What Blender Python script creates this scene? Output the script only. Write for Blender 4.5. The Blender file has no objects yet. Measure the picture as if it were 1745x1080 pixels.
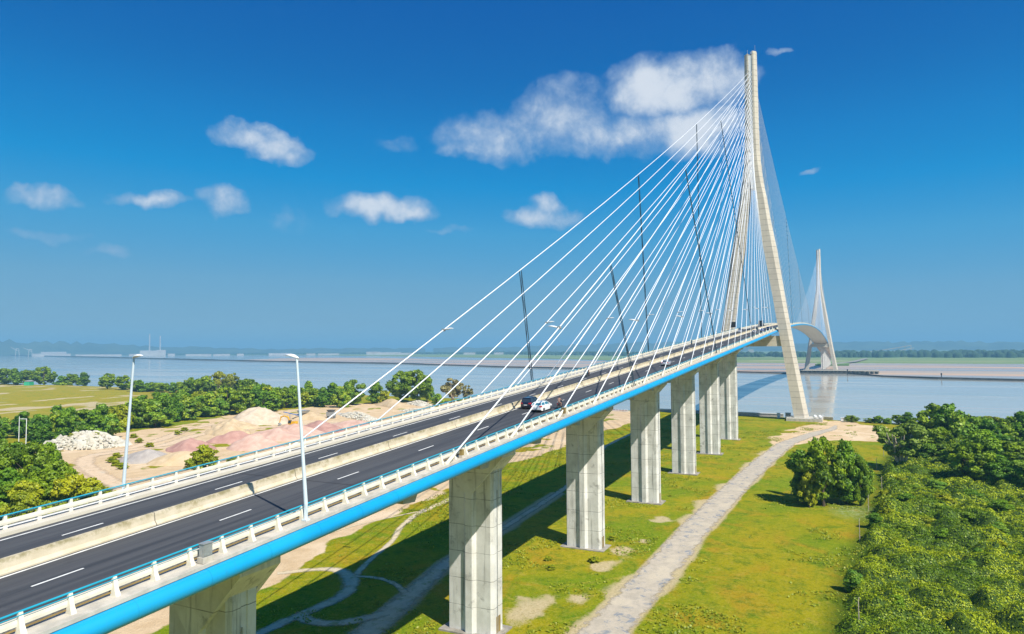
import bpy, math, random
import numpy as np
from mathutils import Vector, Matrix
rng = np.random.default_rng(7)
random.seed(7)
R = math.radians
scene = bpy.context.scene
col = scene.collection

# ------------------------------------------------------------------ camera
CAM = np.array([-397.33, -47.12, 38.24])
yaw, pitch, roll, FPX = R(26.2714), R(2.7026), R(-0.3185), 1172.0
fwd = np.array([math.cos(yaw)*math.cos(pitch), math.sin(yaw)*math.cos(pitch), math.sin(pitch)])
rgt = np.array([math.sin(yaw), -math.cos(yaw), 0.0]); upv = np.cross(rgt, fwd)
r2 = rgt*math.cos(roll)+upv*math.sin(roll); u2 = -rgt*math.sin(roll)+upv*math.cos(roll)
cd = bpy.data.cameras.new('camera'); cam = bpy.data.objects.new('camera', cd); col.objects.link(cam)
cd.sensor_width = 36.0; cd.lens = FPX/1745*36.0; cd.clip_start = 0.5; cd.clip_end = 60000
cam.matrix_world = Matrix(((r2[0], u2[0], -fwd[0], CAM[0]), (r2[1], u2[1], -fwd[1], CAM[1]),
                           (r2[2], u2[2], -fwd[2], CAM[2]), (0, 0, 0, 1)))
scene.camera = cam

# ------------------------------------------------------------------ light, sky, exposure
SUN_TO = Vector((-0.40, -0.80, 1.0)).normalized()
sd = bpy.data.lights.new('sun', 'SUN'); sd.energy = 4.6; sd.angle = R(0.5); sd.color = (1.0, 0.95, 0.86)
so = bpy.data.objects.new('sun', sd); col.objects.link(so)
so.rotation_euler = SUN_TO.to_track_quat('Z', 'Y').to_euler()
scene.view_settings.view_transform = 'Standard'; scene.view_settings.look = 'None'
scene.view_settings.exposure = 0.60; scene.view_settings.gamma = 1.0
scene.cycles.max_bounces = 6; scene.cycles.diffuse_bounces = 3; scene.cycles.glossy_bounces = 3
scene.cycles.transmission_bounces = 3; scene.cycles.volume_bounces = 0; scene.cycles.transparent_max_bounces = 6
scene.cycles.use_denoising = True; scene.cycles.sample_clamp_indirect = 6.0

def nd(nt, t, loc=None, **kw):
    n = nt.nodes.new(t)
    for k, v in kw.items():
        setattr(n, k, v)
    return n
def mth(nt, op, a, b=None, c=None, clamp=False):
    n = nt.nodes.new('ShaderNodeMath'); n.operation = op; n.use_clamp = clamp
    for i, v in enumerate((a, b, c)):
        if v is None: continue
        if isinstance(v, (int, float)): n.inputs[i].default_value = v
        else: nt.links.new(v, n.inputs[i])
    return n.outputs[0]
def vmth(nt, op, a, b=None):
    n = nt.nodes.new('ShaderNodeVectorMath'); n.operation = op
    for i, v in enumerate((a, b)):
        if v is None: continue
        if isinstance(v, (tuple, list)): n.inputs[i].default_value = v
        else: nt.links.new(v, n.inputs[i])
    return n
def mixc(nt, f, a, b, mode='MIX'):
    n = nt.nodes.new('ShaderNodeMix'); n.data_type = 'RGBA'; n.blend_type = mode
    for s, v in ((n.inputs[0], f), (n.inputs[6], a), (n.inputs[7], b)):
        if isinstance(v, (int, float)): s.default_value = v
        elif isinstance(v, (tuple, list)): s.default_value = (*v[:3], 1)
        else: nt.links.new(v, s)
    return n.outputs[2]
def noise(nt, vec, scale, detail=3, rough=0.55, dist=0.0):
    n = nt.nodes.new('ShaderNodeTexNoise'); n.inputs['Scale'].default_value = scale
    n.inputs['Detail'].default_value = detail; n.inputs['Roughness'].default_value = rough
    n.inputs['Distortion'].default_value = dist
    nt.links.new(vec, n.inputs['Vector']); return n.outputs[0]
def smooth(nt, v, a, b, lo=0.0, hi=1.0):
    n = nt.nodes.new('ShaderNodeMapRange'); n.interpolation_type = 'SMOOTHSTEP'
    nt.links.new(v, n.inputs[0]); n.inputs[1].default_value = a; n.inputs[2].default_value = b
    n.inputs[3].default_value = lo; n.inputs[4].default_value = hi
    return n.outputs[0]

w = bpy.data.worlds.new('World'); scene.world = w; w.use_nodes = True
nt = w.node_tree; nt.nodes.clear()
sky = nd(nt, 'ShaderNodeTexSky', sky_type='NISHITA', sun_disc=False)
sky.sun_elevation = math.asin(SUN_TO.z); sky.sun_rotation = math.atan2(SUN_TO.x, SUN_TO.y)
sky.air_density = 1.1; sky.dust_density = 0.25; sky.ozone_density = 4.0; sky.altitude = 30
hs = nd(nt, 'ShaderNodeHueSaturation'); hs.inputs['Saturation'].default_value = 1.32; hs.inputs['Hue'].default_value = 0.49
nt.links.new(sky.outputs[0], hs.inputs['Color'])
tc = nd(nt, 'ShaderNodeTexCoord'); dirn = vmth(nt, 'NORMALIZE', tc.outputs['Generated']).outputs[0]
# cloud patches: each has its own direction in the sky and an angular size; edges broken by noise
CL = [(0.8522,0.4306,0.2972,0.090,0.034,.68),(0.8786,0.3522,0.3224,0.072,0.046,.75),(0.874,0.3283,0.3581,0.046,0.022,.55),(0.9101,0.2197,0.3514,0.072,0.038,1.15),(0.9203,0.1672,0.3536,0.060,0.034,.95),(0.9134,0.2788,0.2966,0.12,0.030,.78),(0.9362,0.1869,0.2978,0.070,0.034,1.05),(0.8328,0.4765,0.2817,0.051,0.012,.6),(0.6494,0.7053,0.2863,0.045,0.015,.85),(0.672,0.687,0.275,0.035,0.017,.85),(0.6798,0.6836,0.2657,0.036,0.017,.85),(0.6401,0.7418,0.2003,0.030,0.017,.85),(0.5735,0.7962,0.1929,0.046,0.011,.8),(0.4856,0.8543,0.1853,0.040,0.013,.7),(0.779,0.5935,0.2021,0.066,0.018,.95),(0.802,0.5646,0.1952,0.040,0.014,.9),(0.8995,0.3937,0.1896,0.052,0.016,.85),(0.9002,0.3847,0.2042,0.024,0.018,.85),(0.5436,0.8303,0.1225,0.026,0.010,.6),(0.4928,0.8589,0.1394,0.043,0.008,.4),(0.7022,0.6886,0.181,0.043,0.022,.35),(0.7785,0.5582,0.2868,0.043,0.014,.35),(0.9207,0.0752,0.3829,0.014,0.005,.6),(0.9719,0.0408,0.2319,0.012,0.005,.5),(0.8424,0.5115,0.1693,0.034,0.006,.5),
      (-0.5,0.6,0.5,0.2,0.06,.8),(0.3,-0.8,0.35,0.2,0.06,.8),(-0.7,-0.5,0.3,0.25,0.05,.8)]
n1 = noise(nt, dirn, 14, 6, 0.62, 0.3); n1b = noise(nt, dirn, 48, 4, 0.6, 0.2)
acc = None
warp = nt.nodes.new('ShaderNodeTexNoise'); warp.inputs['Scale'].default_value = 22; warp.inputs['Detail'].default_value = 4
nt.links.new(dirn, warp.inputs['Vector'])
wv = vmth(nt, 'SCALE', vmth(nt, 'SUBTRACT', warp.outputs['Color'], (0.5, 0.5, 0.5)).outputs[0]); wv.inputs['Scale'].default_value = 0.045
dw = vmth(nt, 'ADD', dirn, wv.outputs[0]).outputs[0]
for (dx, dy, dz_, a, b, st) in CL:
    d = Vector((dx, dy, dz_)).normalized(); tx = Vector((dy, -dx, 0)).normalized(); ty = d.cross(tx)
    pa = mth(nt, 'MULTIPLY', vmth(nt, 'DOT_PRODUCT', dw, tuple(tx)).outputs['Value'], 1/a)
    pb = mth(nt, 'SUBTRACT', vmth(nt, 'DOT_PRODUCT', dw, tuple(ty)).outputs['Value'], 0.0); pb = mth(nt, 'MULTIPLY', pb, 1/b)
    fr = mth(nt, 'GREATER_THAN', vmth(nt, 'DOT_PRODUCT', dw, tuple(d)).outputs['Value'], 0.5)
    r_ = mth(nt, 'ADD', mth(nt, 'MULTIPLY', pa, pa), mth(nt, 'MULTIPLY', pb, pb))
    v = mth(nt, 'MULTIPLY', mth(nt, 'MULTIPLY', mth(nt, 'SUBTRACT', 1.0, mth(nt, 'MULTIPLY', r_, 0.5), clamp=True), fr), st)
    acc = v if acc is None else mth(nt, 'SMOOTH_MAX', acc, v, 0.15)
dens = mth(nt, 'ADD', acc, mth(nt, 'MULTIPLY', mth(nt, 'SUBTRACT', n1, 0.5), 1.1))
dens = mth(nt, 'ADD', dens, mth(nt, 'MULTIPLY', mth(nt, 'SUBTRACT', n1b, 0.5), 0.5))
dens = mth(nt, 'MULTIPLY', dens, smooth(nt, acc, 0.05, 0.35))
al = smooth(nt, dens, 0.10, 1.05, 0.0, 0.94)
lp = mixc(nt, smooth(nt, dens, 0.45, 1.15), (3.6, 5.0, 7.0), (7.4, 8.0, 8.8))
spx = nd(nt, 'ShaderNodeSeparateColor'); nt.links.new(hs.outputs[0], spx.inputs[0])
ramp = nd(nt, 'ShaderNodeValToRGB'); nt.links.new(mth(nt, 'MULTIPLY', spx.outputs[0], 0.1), ramp.inputs[0])   # grade of the sky's own brightness: clear, deep coloured summer sky
RC = [(0.028, (0.0, 0.105, 0.41)), (0.045, (0.0, 0.145, 0.47)), (0.065, (0.0, 0.205, 0.565)), (0.10, (0.0, 0.275, 0.65)), (0.17, (0.055, 0.345, 0.66)), (0.36, (0.15, 0.39, 0.61)), (0.66, (0.22, 0.42, 0.57)), (1.0, (0.3, 0.5, 0.6))]
ramp.color_ramp.elements[0].position = RC[0][0]; ramp.color_ramp.elements[0].color = (*RC[0][1], 1)
ramp.color_ramp.elements[1].position = RC[-1][0]; ramp.color_ramp.elements[1].color = (*RC[-1][1], 1)
for ps, c_ in RC[1:-1]: ramp.color_ramp.elements.new(ps).color = (*c_, 1)
gr = vmth(nt, 'SCALE', ramp.outputs[0]); gr.inputs['Scale'].default_value = 10.0
skyc = mixc(nt, al, gr.outputs[0], lp)
bg = nd(nt, 'ShaderNodeBackground'); bg.inputs['Strength'].default_value = 0.066
nt.links.new(skyc, bg.inputs['Color'])
wo = nd(nt, 'ShaderNodeOutputWorld'); nt.links.new(bg.outputs[0], wo.inputs[0])

# ------------------------------------------------------------------ helpers
def tag(o, label=None, cat=None, group=None, kind=None):
    if label: o['label'] = label
    if cat: o['category'] = cat
    if group: o['group'] = group
    if kind: o['kind'] = kind
    return o
def empty(name, loc=(0, 0, 0), rz=0.0, label=None, cat=None, group=None):
    o = bpy.data.objects.new(name, None); col.objects.link(o); o.location = loc; o.rotation_euler = (0, 0, rz)
    return tag(o, label, cat, group)
def copy_tree(o, parent=None):
    c = o.copy(); col.objects.link(c); c.parent = parent
    for ch in o.children: copy_tree(ch, c)
    return c
class MB:
    def __init__(s): s.v = []; s.f = []; s.m = []; s.cur = 0
    def add(s, vs, fs):
        b = len(s.v); s.v += [tuple(map(float, p)) for p in vs]; s.f += [tuple(i+b for i in f) for f in fs]; s.m += [s.cur]*len(fs)
    def box(s, x0, x1, y0, y1, z0, z1):
        s.add([(x0,y0,z0),(x1,y0,z0),(x1,y1,z0),(x0,y1,z0),(x0,y0,z1),(x1,y0,z1),(x1,y1,z1),(x0,y1,z1)],
              [(0,3,2,1),(4,5,6,7),(0,1,5,4),(1,2,6,5),(2,3,7,6),(3,0,4,7)])
    def loft(s, secs, cap=True, closed=True):
        n = len(secs[0]); vs = [p for q in secs for p in q]; fs = []
        for i in range(len(secs)-1):
            for j in range(n if closed else n-1):
                k = (j+1) % n
                fs.append((i*n+j, i*n+k, (i+1)*n+k, (i+1)*n+j))
        if cap: fs.append(tuple(range(n))[::-1]); fs.append(tuple((len(secs)-1)*n+j for j in range(n)))
        s.add(vs, fs)
    def tube(s, pts, r, n=8, cap=True):
        P = [Vector(p) for p in pts]; secs = []
        rr = r if isinstance(r, (list, tuple)) else [r]*len(P)
        for i, p in enumerate(P):
            d = (P[min(i+1, len(P)-1)]-P[max(i-1, 0)]).normalized()
            a = d.cross(Vector((0, 0, 1)));
            if a.length < 1e-4: a = Vector((0, 1, 0))
            a.normalize(); b = a.cross(d)
            secs.append([p+(a*math.cos(t)+b*math.sin(t))*rr[i] for t in [2*math.pi*k/n for k in range(n)]])
        s.loft(secs, cap)
    def ball(s, c, r, nu=10, nv=6):
        secs = []
        for i in range(nv+1):
            ph = -math.pi/2+math.pi*i/nv
            rr = max(math.cos(ph), 0.02)
            secs.append([(c[0]+r[0]*rr*math.cos(2*math.pi*k/nu), c[1]+r[1]*rr*math.sin(2*math.pi*k/nu), c[2]+r[2]*math.sin(ph)) for k in range(nu)])
        s.loft(secs)
    def build(s, name, mats, parent=None, smooth=False):
        me = bpy.data.meshes.new(name); me.from_pydata(s.v, [], s.f)
        for m in (mats if isinstance(mats, (list, tuple)) else [mats]): me.materials.append(m)
        if s.cur or any(s.m): me.polygons.foreach_set('material_index', s.m)
        if smooth: me.polygons.foreach_set('use_smooth', [True]*len(s.f))
        me.update(); o = bpy.data.objects.new(name, me); col.objects.link(o); o.parent = parent
        return o
def npmesh(name, V, F, mats, attrs=None, smooth=False):
    me = bpy.data.meshes.new(name); V = np.asarray(V, np.float32); F = np.asarray(F, np.int32)
    k = F.shape[1]
    me.vertices.add(len(V)); me.vertices.foreach_set('co', V.ravel())
    me.loops.add(F.size); me.loops.foreach_set('vertex_index', F.ravel())
    me.polygons.add(len(F)); me.polygons.foreach_set('loop_start', np.arange(0, F.size, k, dtype=np.int32))
    me.polygons.foreach_set('loop_total', np.full(len(F), k, np.int32))
    if smooth: me.polygons.foreach_set('use_smooth', np.ones(len(F), bool))
    me.update(calc_edges=True)
    for m in mats: me.materials.append(m)
    for an, (dom, arr) in (attrs or {}).items():
        a = me.attributes.new(an, 'FLOAT', dom); a.data.foreach_set('value', np.asarray(arr, np.float32))
    return me
def link(name, me, parent=None):
    o = bpy.data.objects.new(name, me); col.objects.link(o); o.parent = parent; return o

# ------------------------------------------------------------------ materials
def mat(name, c, rough=0.7, metal=0.0, c2=None, nscale=0.5, bump=0.0, stretch=None, spec=0.3, bscale=None, extra=None):
    m = bpy.data.materials.new(name); m.use_nodes = True; t = m.node_tree; p = t.nodes['Principled BSDF']
    p.inputs['Roughness'].default_value = rough; p.inputs['Metallic'].default_value = metal
    p.inputs['Specular IOR Level'].default_value = spec
    geo = nd(t, 'ShaderNodeNewGeometry'); pos = geo.outputs['Position']
    if stretch:
        mp = nd(t, 'ShaderNodeMapping'); mp.inputs['Scale'].default_value = stretch; t.links.new(pos, mp.inputs[0]); sp = mp.outputs[0]
    else: sp = pos
    cc = None
    if c2 is not None:
        cc = mixc(t, smooth(t, noise(t, sp, nscale, 5, 0.6), 0.32, 0.68), c, c2)
    if extra: cc = extra(t, pos, cc if cc is not None else c)
    if cc is not None: t.links.new(cc, p.inputs['Base Color'])
    else: p.inputs['Base Color'].default_value = (*c, 1)
    if bump:
        b = nd(t, 'ShaderNodeBump'); b.inputs['Strength'].default_value = bump; b.inputs['Distance'].default_value = 0.1
        t.links.new(noise(t, pos, bscale or nscale*4, 4), b.inputs['Height']); t.links.new(b.outputs[0], p.inputs['Normal'])
    return m
def sepxyz(t, v):
    n = nd(t, 'ShaderNodeSeparateXYZ'); t.links.new(v, n.inputs[0]); return n.outputs
def joints(step, width=0.035, streak=0.5, stain=(0.10, 0.095, 0.075)):
    def f(t, pos, c):
        z = sepxyz(t, pos)[2]
        fr = mth(t, 'FRACT', mth(t, 'DIVIDE', z, step))
        ln = mth(t, 'LESS_THAN', fr, width*1.5/step)
        c = mixc(t, mth(t, 'MULTIPLY', mth(t, 'MULTIPLY', ln, 0.9), smooth(t, noise(t, pos, 0.5, 3), 0.3, 0.6, 0.25, 0.8)), c, (0.06, 0.055, 0.045))
        mp = nd(t, 'ShaderNodeMapping'); mp.inputs['Scale'].default_value = (1.6, 1.6, 0.09); t.links.new(pos, mp.inputs[0])
        st = smooth(t, noise(t, mp.outputs[0], 1.0, 6, 0.65), 0.52, 0.75)
        c = mixc(t, mth(t, 'MULTIPLY', st, streak), c, stain)
        bl = smooth(t, noise(t, pos, 0.55, 6, 0.7), 0.55, 0.72)
        return mixc(t, mth(t, 'MULTIPLY', bl, streak*0.8), c, (0.16, 0.155, 0.135))
    return f
M = {}
M['pier'] = mat('pier_concrete', (0.72, 0.70, 0.65), 0.85, c2=(0.56, 0.54, 0.49), nscale=0.35, bump=0.15, extra=joints(3.6, 0.05, 0.72))
M['pylon'] = mat('pylon_concrete', (0.59, 0.53, 0.43), 0.85, c2=(0.51, 0.455, 0.37), nscale=0.12, extra=joints(3.0, 0.12, 0.25))
M['deck'] = mat('deck_concrete', (0.55, 0.50, 0.42), 0.85, c2=(0.40, 0.37, 0.31), nscale=0.9, bump=0.1)
M['kerb'] = mat('kerb_concrete', (0.64, 0.59, 0.48), 0.85, c2=(0.56, 0.51, 0.40), nscale=0.4)
def barrier_extra(t, pos, c):
    z = noise(t, pos, 0.5, 5, 0.7)
    ex = sepxyz(t, pos)
    seam = mth(t, 'LESS_THAN', mth(t, 'FRACT', mth(t, 'DIVIDE', ex[0], 14.5)), 0.006)
    c = mixc(t, smooth(t, z, 0.52, 0.66, 0, 0.55), c, (0.30, 0.24, 0.11))
    zr = mth(t, 'SUBTRACT', ex[2], mth(t, 'MULTIPLY_ADD', ex[0], 0.063, 48.09))
    moss = mth(t, 'MULTIPLY', smooth(t, zr, 0.5, 0.85), smooth(t, noise(t, pos, 0.9, 5, 0.75), 0.38, 0.62))
    c = mixc(t, mth(t, 'MULTIPLY', moss, 0.75), c, (0.20, 0.17, 0.06))
    return mixc(t, mth(t, 'MULTIPLY', seam, 0.7), c, (0.08, 0.07, 0.05))
M['barrier'] = mat('barrier_concrete', (0.60, 0.52, 0.38), 0.9, c2=(0.52, 0.44, 0.30), nscale=0.7, extra=barrier_extra)
def asph(t, pos, c):
    mp = nd(t, 'ShaderNodeMapping'); mp.inputs['Scale'].default_value = (0.02, 1.0, 0.3); t.links.new(pos, mp.inputs[0])
    s = noise(t, mp.outputs[0], 1.1, 5, 0.65)
    c = mixc(t, smooth(t, s, 0.3, 0.7), (0.029, 0.033, 0.040), (0.078, 0.080, 0.083))
    y = sepxyz(t, pos)[1]
    wv = mth(t, 'ABSOLUTE', mth(t, 'SINE', mth(t, 'MULTIPLY', y, 1.75)))
    c = mixc(t, mth(t, 'MULTIPLY', smooth(t, wv, 0.5, 1.0), 0.30), c, (0.060, 0.060, 0.066))
    c = mixc(t, smooth(t, noise(t, pos, 0.35, 5, 0.75), 0.60, 0.72, 0, 0.35), c, (0.018, 0.018, 0.02))
    jt = mth(t, 'LESS_THAN', mth(t, 'FRACT', mth(t, 'DIVIDE', sepxyz(t, pos)[0], 43.5)), 0.006)
    c = mixc(t, mth(t, 'MULTIPLY', jt, 0.6), c, (0.01, 0.01, 0.01))
    return mixc(t, mth(t, 'MULTIPLY', noise(t, pos, 30, 2), 0.22), c, (0.10, 0.10, 0.10))
M['asphalt'] = mat('asphalt', (0.04, 0.042, 0.05), 0.8, c2=(0.05, 0.05, 0.055), nscale=0.3, extra=asph, bump=0.1, bscale=12)
M['marking'] = mat('road_paint', (0.80, 0.79, 0.74), 0.7, c2=(0.62, 0.61, 0.56), nscale=1.3)
def fair(t, pos, c):
    x = sepxyz(t, pos)[0]
    sm = mth(t, 'LESS_THAN', mth(t, 'FRACT', mth(t, 'DIVIDE', x, 4.83)), 0.009)
    c = mixc(t, mth(t, 'MULTIPLY', sm, 0.55), c, (0.003, 0.12, 0.28))
    mp = nd(t, 'ShaderNodeMapping'); mp.inputs['Scale'].default_value = (2.2, 1, 0.5); t.links.new(pos, mp.inputs[0])
    c = mixc(t, smooth(t, noise(t, mp.outputs[0], 1.3, 5, 0.75), 0.52, 0.74, 0, 0.30), c, (0.04, 0.19, 0.30))
    return mixc(t, smooth(t, noise(t, pos, 0.12, 4, 0.6), 0.45, 0.7, 0, 0.5), c, (0.015, 0.34, 0.60))
M['blue'] = mat('blue_fairing_paint', (0.004, 0.27, 0.56), 0.42, c2=(0.006, 0.31, 0.60), nscale=0.15, spec=0.4, extra=fair)
M['railblue'] = mat('blue_rail_paint', (0.015, 0.30, 0.42), 0.4, spec=0.5, c2=(0.02, 0.34, 0.46), nscale=0.5)
M['cream'] = mat('cream_paint', (0.76, 0.72, 0.60), 0.55, c2=(0.66, 0.61, 0.49), nscale=1.0)
M['tan'] = mat('tan_metal', (0.30, 0.21, 0.07), 0.6, c2=(0.22, 0.15, 0.06), nscale=1.0)
M['grey'] = mat('galvanised', (0.42, 0.43, 0.42), 0.5, 0.3, c2=(0.30, 0.31, 0.30), nscale=2.0)
M['darkgrey'] = mat('dark_grate', (0.10, 0.10, 0.10), 0.7, c2=(0.2, 0.2, 0.2), nscale=8)
M['white'] = mat('white_paint', (0.80, 0.80, 0.79), 0.4, c2=(0.72, 0.72, 0.71), nscale=1.0)
M['cable'] = mat('cable_sheath', (0.84, 0.84, 0.84), 0.35, spec=0.5, c2=(0.78, 0.79, 0.81), nscale=0.3)
M['rope'] = mat('tie_rope', (0.03, 0.06, 0.09), 0.6, c2=(0.04, 0.07, 0.1), nscale=1)
M['lamp'] = mat('lamp_post_paint', (0.62, 0.70, 0.74), 0.4, c2=(0.55, 0.63, 0.68), nscale=0.8, spec=0.5)
M['black'] = mat('black_metal', (0.02, 0.02, 0.022), 0.5, c2=(0.03, 0.03, 0.03), nscale=2)
M['rubber'] = mat('tyre_rubber', (0.02, 0.02, 0.02), 0.85, c2=(0.03, 0.03, 0.03), nscale=5)
M['glass'] = mat('dark_glass', (0.02, 0.03, 0.04), 0.06, spec=0.8, c2=(0.03, 0.04, 0.05), nscale=0.5)
M['blueglass'] = mat('tinted_glass', (0.04, 0.16, 0.22), 0.06, spec=0.8, c2=(0.05, 0.18, 0.24), nscale=0.5)
M['red'] = mat('red_lens', (0.55, 0.02, 0.03), 0.25, c2=(0.45, 0.02, 0.03), nscale=5)
M['carwhite'] = mat('white_car_paint', (0.80, 0.80, 0.78), 0.18, spec=0.6, c2=(0.78, 0.78, 0.77), nscale=0.3)
M['carblack'] = mat('dark_car_paint', (0.008, 0.012, 0.03), 0.12, spec=0.7, c2=(0.01, 0.014, 0.034), nscale=0.3)
M['carsilver'] = mat('silver_car_paint', (0.55, 0.56, 0.60), 0.25, 0.4, c2=(0.52, 0.53, 0.57), nscale=0.3)
M['carblue'] = mat('blue_car_paint', (0.02, 0.12, 0.40), 0.2, spec=0.6, c2=(0.02, 0.14, 0.42), nscale=0.3)
M['yellow'] = mat('machine_yellow', (0.75, 0.40, 0.01), 0.45, c2=(0.6, 0.32, 0.02), nscale=1.0)
M['cloth_pink'] = mat('faded_jacket', (0.36, 0.22, 0.17), 0.9, c2=(0.28, 0.17, 0.13), nscale=4)
M['cloth_dark'] = mat('dark_cloth', (0.03, 0.035, 0.05), 0.9, c2=(0.05, 0.05, 0.07), nscale=4)
M['skin'] = mat('skin', (0.45, 0.28, 0.20), 0.6, c2=(0.42, 0.26, 0.18), nscale=4)
M['chrome'] = mat('chrome', (0.6, 0.6, 0.6), 0.2, 0.9, c2=(0.5, 0.5, 0.5), nscale=2)

# ------------------------------------------------------------------ bridge profile
SPAN = 856.0
def DZ(x):
    if x < 0: return 48.09+0.0630*x
    if x <= SPAN: return 48.09+0.0630*x*(1-x/SPAN)
    return 48.09-0.0630*(x-SPAN)
X_START, X_END = -470.0, 1343.5
def stations(x0, x1):
    xs = [x0]+[x for x in np.arange(math.ceil((x0+1)/14.5)*14.5, x1-0.5, 14.5)]+[x1]
    return xs
def sweep(mb, prof, x0, x1, cap=True):
    mb.loft([[(x, y, DZ(x)+z) for (y, z) in prof] for x in stations(x0, x1)], cap)
def polysd(px, py, poly):
    # signed distance, negative inside
    n = len(poly); d = np.full(px.shape, 1e9); inside = np.zeros(px.shape, bool)
    for i in range(n):
        x0, y0 = poly[i]; x1, y1 = poly[(i+1) % n]
        ex, ey = x1-x0, y1-y0; wx, wy = px-x0, py-y0
        tt = np.clip((wx*ex+wy*ey)/(ex*ex+ey*ey+1e-9), 0, 1)
        d = np.minimum(d, np.hypot(wx-ex*tt, wy-ey*tt))
        c = ((y0 > py) != (y1 > py)) & (px < (x1-x0)*(py-y0)/((y1-y0) if y1 != y0 else 1e-9)+x0)
        inside ^= c
    return np.where(inside, -d, d)
def linedist(px, py, pts):
    d = np.full(px.shape, 1e9)
    for (x0, y0), (x1, y1) in zip(pts[:-1], pts[1:]):
        ex, ey = x1-x0, y1-y0; wx, wy = px-x0, py-y0
        tt = np.clip((wx*ex+wy*ey)/(ex*ex+ey*ey+1e-9), 0, 1)
        d = np.minimum(d, np.hypot(wx-ex*tt, wy-ey*tt))
    return d
def vnoise(x, y, s, seed=0):
    # smooth value noise
    x = x/s; y = y/s; xi = np.floor(x).astype(int); yi = np.floor(y).astype(int); fx = x-xi; fy = y-yi
    fx = fx*fx*(3-2*fx); fy = fy*fy*(3-2*fy)
    def h(a, b):
        n = (a*374761393+b*668265263+seed*974634777) & 0xffffffff
        n = ((n ^ (n >> 13))*1274126177) & 0xffffffff
        return ((n ^ (n >> 16)) & 0xffff)/65535.0
    return (h(xi, yi)*(1-fx)+h(xi+1, yi)*fx)*(1-fy)+(h(xi, yi+1)*(1-fx)+h(xi+1, yi+1)*fx)*fy
def fbm(x, y, s, o=4, seed=0):
    v = 0; a = 0.5; t = 0
    for i in range(o):
        v = v+a*vnoise(x, y, s, seed+i*17); t += a; a *= 0.5; s *= 0.5
    return v/t
# ================================================================== BRIDGE
bridge = empty('cable_stayed_bridge', (0, 0, 0), 0, 'long white cable stayed bridge with two tall A shaped concrete pylons and bright blue edges', 'bridge')
# deck: girder and slab
PROF_GIRDER = [(-10.5,-0.12),(-10.55,-1.25),(-8.2,-1.9),(-3.5,-3.1),(3.5,-3.1),(8.2,-1.9),(10.55,-1.25),(10.5,-0.12)]
mb = MB(); sweep(mb, PROF_GIRDER, X_START, X_END); deck = mb.build('deck', M['deck'], bridge)
for s in (-1, 1):
    # blue tubular fairing along the deck edge
    mb = MB(); prof = [(s*(10.98)+0.62*math.cos(a), -0.76+0.60*math.sin(a)) for a in [2*math.pi*k/20 for k in range(20)]]
    sweep(mb, prof, X_START, X_END); mb.build('edge_fairing', M['blue'], bridge, True)
    # walkway slab and kerb
    mb = MB(); a, b = sorted((s*9.35, s*11.0)); sweep(mb, [(a,-0.12),(b,-0.12),(b,0.10),(a,0.10)][::1], X_START, X_END); mb.build('walkway', M['deck'], bridge)
    mb = MB(); a, b = sorted((s*8.35, s*9.0)); sweep(mb, [(a,-0.12),(b,-0.12),(b,0.26),(a,0.26)], X_START, X_END); mb.build('kerb', M['kerb'], bridge)
    mb = MB()
    for k in range(4):
        a, b = sorted((s*(9.03+k*0.08), s*(9.07+k*0.08))); sweep(mb, [(a,-0.1),(b,-0.1),(b,0.16),(a,0.16)], X_START, X_END)
    mb.build('cable_tray', M['darkgrey'], bridge)
# median barrier (new jersey profile)
mb = MB(); c = 0.2
sweep(mb, [(c-0.42,-0.02),(c-0.42,0.10),(c-0.22,0.32),(c-0.13,0.92),(c+0.13,0.92),(c+0.22,0.32),(c+0.42,0.10),(c+0.42,-0.02)], X_START, X_END)
mb.build('median_barrier', M['barrier'], bridge)
# carriageways lie on the deck: top-level roads with their markings
for s, lab in ((-1, 'dark asphalt carriageway on the right of the median barrier, cars seen from behind'), (1, 'dark asphalt carriageway on the left of the median barrier')):
    y0, y1 = (-8.35, c-0.40) if s < 0 else (c+0.40, 8.35)
    xs = stations(X_START, X_END); V = []; F = []
    for i, x in enumerate(xs):
        V += [(x, y0, DZ(x)), (x, y1, DZ(x))]
        if i: F.append((2*i-2, 2*i, 2*i+1, 2*i-1))
    mb = MB(); mb.add(V, F); rd = mb.build('road', M['asphalt']); tag(rd, lab, 'road', kind='structure')
    mk = MB()
    for yy, wd in (((-7.55, 0.17), (-0.55, 0.20)) if s < 0 else ((0.95, 0.16), (7.6, 0.20))):
        V = []; F = []
        for i, x in enumerate(xs):
            V += [(x, yy-wd/2, DZ(x)+0.012), (x, yy+wd/2, DZ(x)+0.012)]
            if i: F.append((2*i-2, 2*i, 2*i+1, 2*i-1))
        if not (s < 0 and yy < -5): mk.add(V, F)
    off = -373.2 if s < 0 else -366.6; yy = -3.85 if s < 0 else 4.4
    x = off-13.33*7
    while x < SPAN:
        z0, z1 = DZ(x)+0.012, DZ(x+3.05)+0.012
        mk.add([(x,yy-0.09,z0),(x+3.05,yy-0.09,z1),(x+3.05,yy+0.09,z1),(x,yy+0.09,z0)], [(0,1,2,3)]); x += 13.33
    mk.build('lane_marking', M['marking'], rd)

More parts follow.
